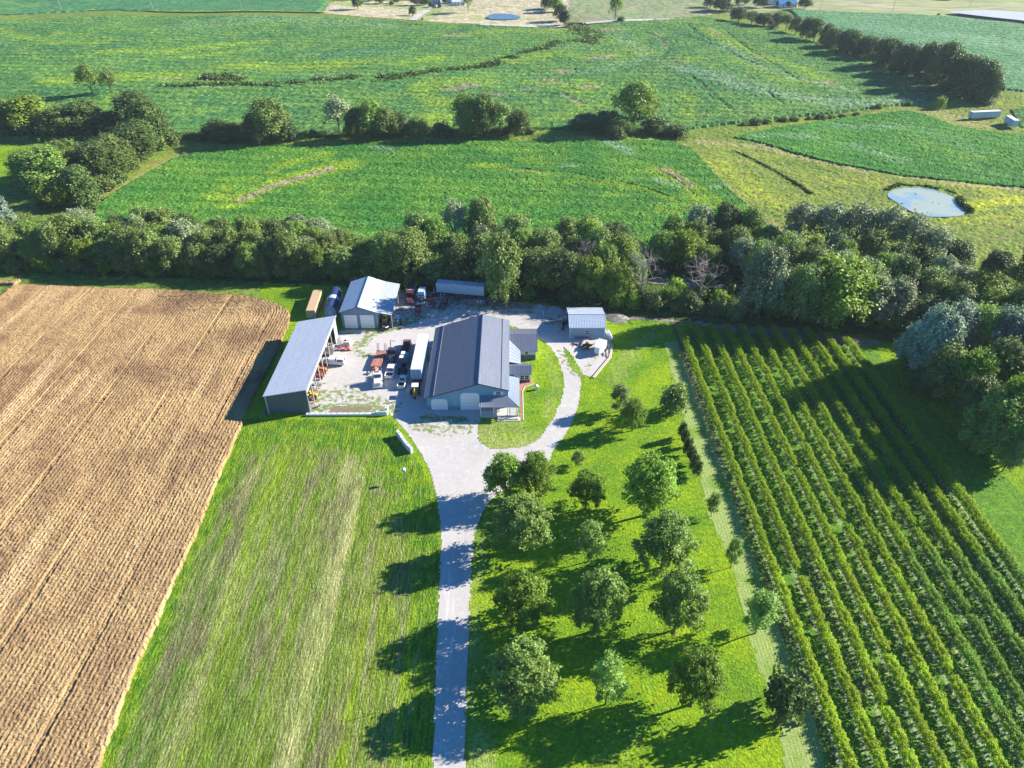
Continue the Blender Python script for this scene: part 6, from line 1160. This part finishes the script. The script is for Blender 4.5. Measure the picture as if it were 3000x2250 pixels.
for i in range(26):
    f = i / 25; x = 1775 + f * 345; y = 100 + f * 128 + [0, 4, -3, 5][i % 4]
    tree_px('bush%d' % (i % 3), x * K, y * K, (y - 12 - 10 * f) * K, (20 + 16 * f) * K, leaf='dark' if i % 3 else 'belt', name='fence_row_shrub', label='low shrub, %s from the top under the long tree row at the upper right' % nth(i + 1), cat='shrub')
for (x, y, t, wd, lb) in ((2025, 240, 214, 22, 'largest of three little trees along the grass lane at the upper right'), (1897, 240, 228, 15, 'leftmost little tree along the grass lane at the upper right'), (1962, 234, 224, 13, 'tiny tree in the middle of three along the grass lane')):
    tree_px('bush1', x * K, y * K, t * K, wd * K, leaf='yellow', name='little_tree', label=lb)
for i, (x, y, h_) in enumerate(((400, 830, 26), (470, 822, 40), (540, 815, 34), (650, 800, 30), (720, 795, 30), (890, 780, 36), (960, 775, 26), (1030, 768, 20), (820, 785, 18), (1120, 760, 16))):
    u, v = 2000 + x / 2.212, y / 2.212; tree_px('bush%d' % (i % 3), u, v, v - h_ / 2.212, h_ * .75 + 8, leaf='dark' if i % 2 else 'grey', name='lane_shrub', label='weedy shrub, %s along the grass lane right of the tallest hedge tree' % nth(i + 1), cat='shrub')
farT = [(1050, 36, -12, 34, 'tall dark tree in the dry pasture at the top left of the farmstead'), (1209, 48, 18, 24, 'dark cone shaped tree beside the farm drive'), (1288, 26, 10, 12, 'small dark cone tree in front of the blue roofed house'), (1372, 40, -25, 38, 'tall grey tree in the dry pasture right of the far farmstead'), (1220, 18, -15, 34, 'dark broad tree left of the blue roofed farm buildings'), (1246, 17, -12, 30, 'dark tree touching the blue roofed farm buildings'),
        (1012, 10, -12, 22, 'leftmost tree of the far farmstead lawn'), (1086, 8, -14, 26, 'second tree of the far farmstead lawn'), (1114, 14, -14, 28, 'third tree of the far farmstead lawn'), (1148, 18, 5, 14, 'small dark shrub on the far farmstead lawn'), (1162, 12, -12, 24, 'fourth tree of the far farmstead lawn'), (1262, 24, 8, 16, 'low round tree by the bend of the farm drive'), (1272, 30, 12, 12, 'tiny round tree by the bend of the farm drive'), (1306, 12, -10, 22, 'dark tree between the blue roofed house and the white house'),
        (1625, 38, -14, 44, 'light green tree over the end of the shaded pasture hedge'), (1640, 66, 12, 44, 'dark tree in the shaded pasture hedge by the road'), (1652, 78, 32, 38, 'lowest dark tree of the pasture hedge beside the road'), (1605, 30, -12, 40, 'tall tree at the back of the shaded pasture hedge'), (1800, 78, -18, 42, 'tall narrow tree standing alone by the country road'), (1818, 75, 60, 22, 'shrub at the foot of the tall tree by the road'),
        (2080, 28, -20, 38, 'leftmost dark tree of the upper right farmstead'), (2114, 40, -18, 54, 'broad dark tree at the left of the upper right farmstead'), (2160, 22, -15, 22, 'slim tree left of the white farmhouse'), (2182, 18, -12, 22, 'dark tree behind the slim one at the farmhouse'), (2216, 24, -14, 28, 'tall dark tree just left of the white farmhouse'), (2236, 28, -14, 26, 'dark tree touching the white farmhouse'), (2278, 27, 4, 16, 'small tree in front of the blue farmhouse roof'), (2308, 29, 8, 16, 'small tree against the wall of the white farmhouse'), (2355, 33, -8, 42, 'round dark tree standing alone right of the farmhouse'),
        (1238, 62, 56, 6, 'tiny dark bush beside the entrance of the farm drive'), (2746, 54, 46, 9, 'brown bush at the tip of the grey lake')]
for i, (u, v, t, wd, lb) in enumerate(farT):
    key = 'bush1' if v - t < 16 else 'far%d' % (i % 3)
    tree_px('airy0' if u in (1800, 1372) else key, u, v, t, wd, leaf='grey' if u in (1800, 1372) else 'young' if u == 1625 else 'dark', name='farmstead_tree', label=lb)

# ---- weeds along the ditch through the far field
rs = np.random.RandomState(12)
def weeds(name, pts, wd, n, size, h, leaf, label):
    seg = np.array(pts); L_ = np.hypot(*(seg[1:] - seg[:-1]).T); k = rs.choice(len(L_), n, p=L_ / L_.sum()); f = rs.rand(n)[:, None]
    c = seg[k] * (1 - f) + seg[k + 1] * f + rs.normal(size=(n, 2)) * wd * .4; c += (np.stack([vn(c[:, 0], c[:, 1], 20, 1), vn(c[:, 0], c[:, 1], 20, 2)], 1) - .5) * wd * 2.2
    hh = vn(c[:, 0], c[:, 1], 6, 3) * h; keep = hh > h * .28; c = c[keep]; hh = hh[keep]; n = len(c)
    p = np.concatenate([c, (T(c[:, 0], c[:, 1]) + (.7 if h > 2 else .1) + rs.rand(n) * hh)[:, None]], 1)
    nr = rs.normal(size=(n, 3)) + np.array([0, 0, .8]); nr /= np.linalg.norm(nr, axis=1)[:, None]; u = np.cross(nr, rs.normal(size=(n, 3))); u /= np.linalg.norm(u, axis=1)[:, None]; v = np.cross(nr, u); s = size * (.5 + rs.rand(n))[:, None]
    V = np.stack([p - u * s, p + v * s * .7, p + u * s, p - v * s * .7], 1).reshape(-1, 3)
    return tag(mesh_np(name, V, np.arange(4 * n).reshape(-1, 4), LF[leaf]), label, 'weeds', None, 'stuff')
weeds('ditch_weeds', [Z1(1100, 590), Z1(1400, 575), Z1(1800, 570), Z1(2212, 560), Z2(250, 540), Z2(520, 490), Z2(700, 460), Z2(980, 450), Z2(1150, 400), Z2(1260, 350), Z2(1420, 300), Z2(1600, 300), Z2(1680, 300)], 5, 17000, .7, 2.6, 'dark', 'dark band of weeds along the ditch winding through the far bean field')
weeds('ditch_weeds', [Z2(1500, 190), Z2(1520, 240), Z2(1600, 280), Z2(1680, 300)], 9, 5000, .8, 3.0, 'belt', 'patch of tall weeds where the ditch meets the country road')
weeds('ditch_weeds', [Z1(1390, 530), Z1(1480, 535), Z1(1540, 545)], 6, 2500, .8, 2.6, 'dark', 'dark weed patch at the left end of the field ditch')
weeds('pond_rushes', [Z3(1340, 1240), Z3(1420, 1205), Z3(1560, 1205), Z3(1700, 1235), Z3(1790, 1270), Z3(1790, 1330), Z3(1850, 1380)], 1.2, 3500, .4, 1.8, 'dark', 'dark fringe of rushes round the far bank of the pond')
weeds('meadow_ditch_weeds', [Z3(330, 990), Z3(480, 1050), Z3(600, 1120), Z3(700, 1180), Z3(830, 1265)], .7, 2200, .35, 1.1, 'dark', 'thin dark line of weeds along the meadow ditch')

# ---- orchard: 11 rows of young fruit trees
L = lob(201, 5, .95, 1.95, .25, (.45, .62)); OC = [crown_mesh('orchard crown %d' % i, 201 + i, [(a + .3, b, c_, d) for a, b, c_, d in lob(201 + i, 6, .95, 1.95, .5, (.4, .62))], .19, 85, 10, .26, .8, .5) for i in range(3)]
gm = MB().box(-.32, -.10, 0, -.12, .10, .42); GMo = gm.build('guard', simple('weathered tree guard', (.50, .50, .47), .8, .1)); GM = GMo.data; bpy.data.objects.remove(GMo)
tm_ = MB().tube([(-.2, 0, .4), (.1, .03, 1.3)], .035, 5, .02); TMo = tm_.build('tr', BARK); TMm = TMo.data; bpy.data.objects.remove(TMo)
plants = []
ORD = ['first', 'second', 'third', 'fourth', 'fifth', 'sixth', 'seventh', 'eighth', 'ninth', 'tenth', 'eleventh']
rs = random.Random(21)
for k, (x, a, b) in enumerate(RL):
    y = max(a, 45) + rs.uniform(0, .6)
    while y < b:
        xx = x + .012 * (90 - y) * 1.0 + rs.uniform(-.12, .12); t = y * cP + CAMH * sP; u = xx / t * FPX
        miss = rs.random() < .035 and k > 0
        if not miss: plants.append((t, k, xx, y, abs(u) < 1540 and y > 46))
        y += rs.uniform(1.08, 1.32)
vis = sorted([p for p in plants if p[4]])[:300]; vset = set(id(p) for p in vis)
def sc(p):
    s_ = .86 + .34 * float(fb(p[2], p[3], 9, 3)) + rs.uniform(-.08, .12)
    return s_ * (1.3 if p[1] == 10 else 1.12 if p[1] >= 8 else 1.0)
restV = []; restF = 0; gV = []; gF = []
for p in plants:
    t, k, x, y, _ = p; s_ = sc(p); rz = rs.uniform(-.35, .35); lf = 'orchdark' if (k >= 6 and float(fb(x, y, 30, 2)) > .42) or k >= 9 else 'orchard'
    if id(p) in vset:
        rz = rs.uniform(-.35, .35); e = empty('fruit_tree', (x, y, .035), rz, 'young fruit tree with pale trunk guard in the %s orchard row from the mown strip' % ORD[k], 'fruit tree', 'fruit trees of the %s orchard row' % ORD[k]); e.scale = (s_, s_ * 1.05, s_)
        c = bpy.data.objects.new('crown', OC[rs.randrange(3)]); COL.objects.link(c); c.parent = e
        if not c.data.materials: c.data.materials.append(LF['orchard'])
        c.material_slots[0].link = 'OBJECT'; c.material_slots[0].material = LF[lf]
        g_ = bpy.data.objects.new('trunk_guard', GM); COL.objects.link(g_); g_.parent = e; g_.location.y = rs.uniform(-.3, .3); g_.scale.z = rs.uniform(.5, 1.2)
        t_ = bpy.data.objects.new('trunk', TMm); COL.objects.link(t_); t_.parent = e
    else:
        me = OC[rs.randrange(3)]; n = len(me.vertices); co = np.empty(n * 3, np.float32); me.vertices.foreach_get('co', co); co = co.reshape(-1, 3) * s_
        co = co @ np.array([[math.cos(rz), math.sin(rz), 0], [-math.sin(rz), math.cos(rz), 0], [0, 0, 1]]) + np.array([x, y, .035]); restV.append(co)
        b = len(gV)
        if rs.random() < .45: continue
        gV += [(x + v[0], y + v[1], .035 + v[2]) for v in [tuple(q.co) for q in GM.vertices]]; gF += [tuple(i + b for i in f.vertices) for f in GM.polygons]
V = np.concatenate(restV); o = tag(mesh_np('distant_fruit_trees', V, np.arange(len(V)).reshape(-1, 4), LF['orchard']), 'far ends of the orchard rows running up to the creek belt', 'fruit trees', None, 'stuff')
me = bpy.data.meshes.new('trunk_guards'); me.from_pydata(gV, [], gF); me.materials.append(GM.materials[0]); g_ = bpy.data.objects.new('trunk_guards', me); COL.objects.link(g_); g_.parent = o; g_['kind'] = 'stuff'
# ------------------------------------------------------------------ air
m = bpy.data.materials.new('haze'); m.use_nodes = True; t = m.node_tree; t.nodes.clear()
vo = t.nodes.new('ShaderNodeVolumePrincipled'); vo.inputs['Color'].default_value = (.80, .90, 1, 1); vo.inputs['Density'].default_value = 0.00008; vo.inputs['Anisotropy'].default_value = .1
om = t.nodes.new('ShaderNodeOutputMaterial'); t.links.new(vo.outputs[0], om.inputs['Volume'])
V = [(x, y, z) for z in (-4, 118) for y in (-3100, 7100) for x in (-6100, 6100)]
me = bpy.data.meshes.new('haze'); me.from_pydata(V, [], [(0, 2, 3, 1), (4, 5, 7, 6), (0, 1, 5, 4), (2, 6, 7, 3), (0, 4, 6, 2), (1, 3, 7, 5)]); me.materials.append(m)
o = bpy.data.objects.new('haze', me); COL.objects.link(o); tag(o, kind='stuff')
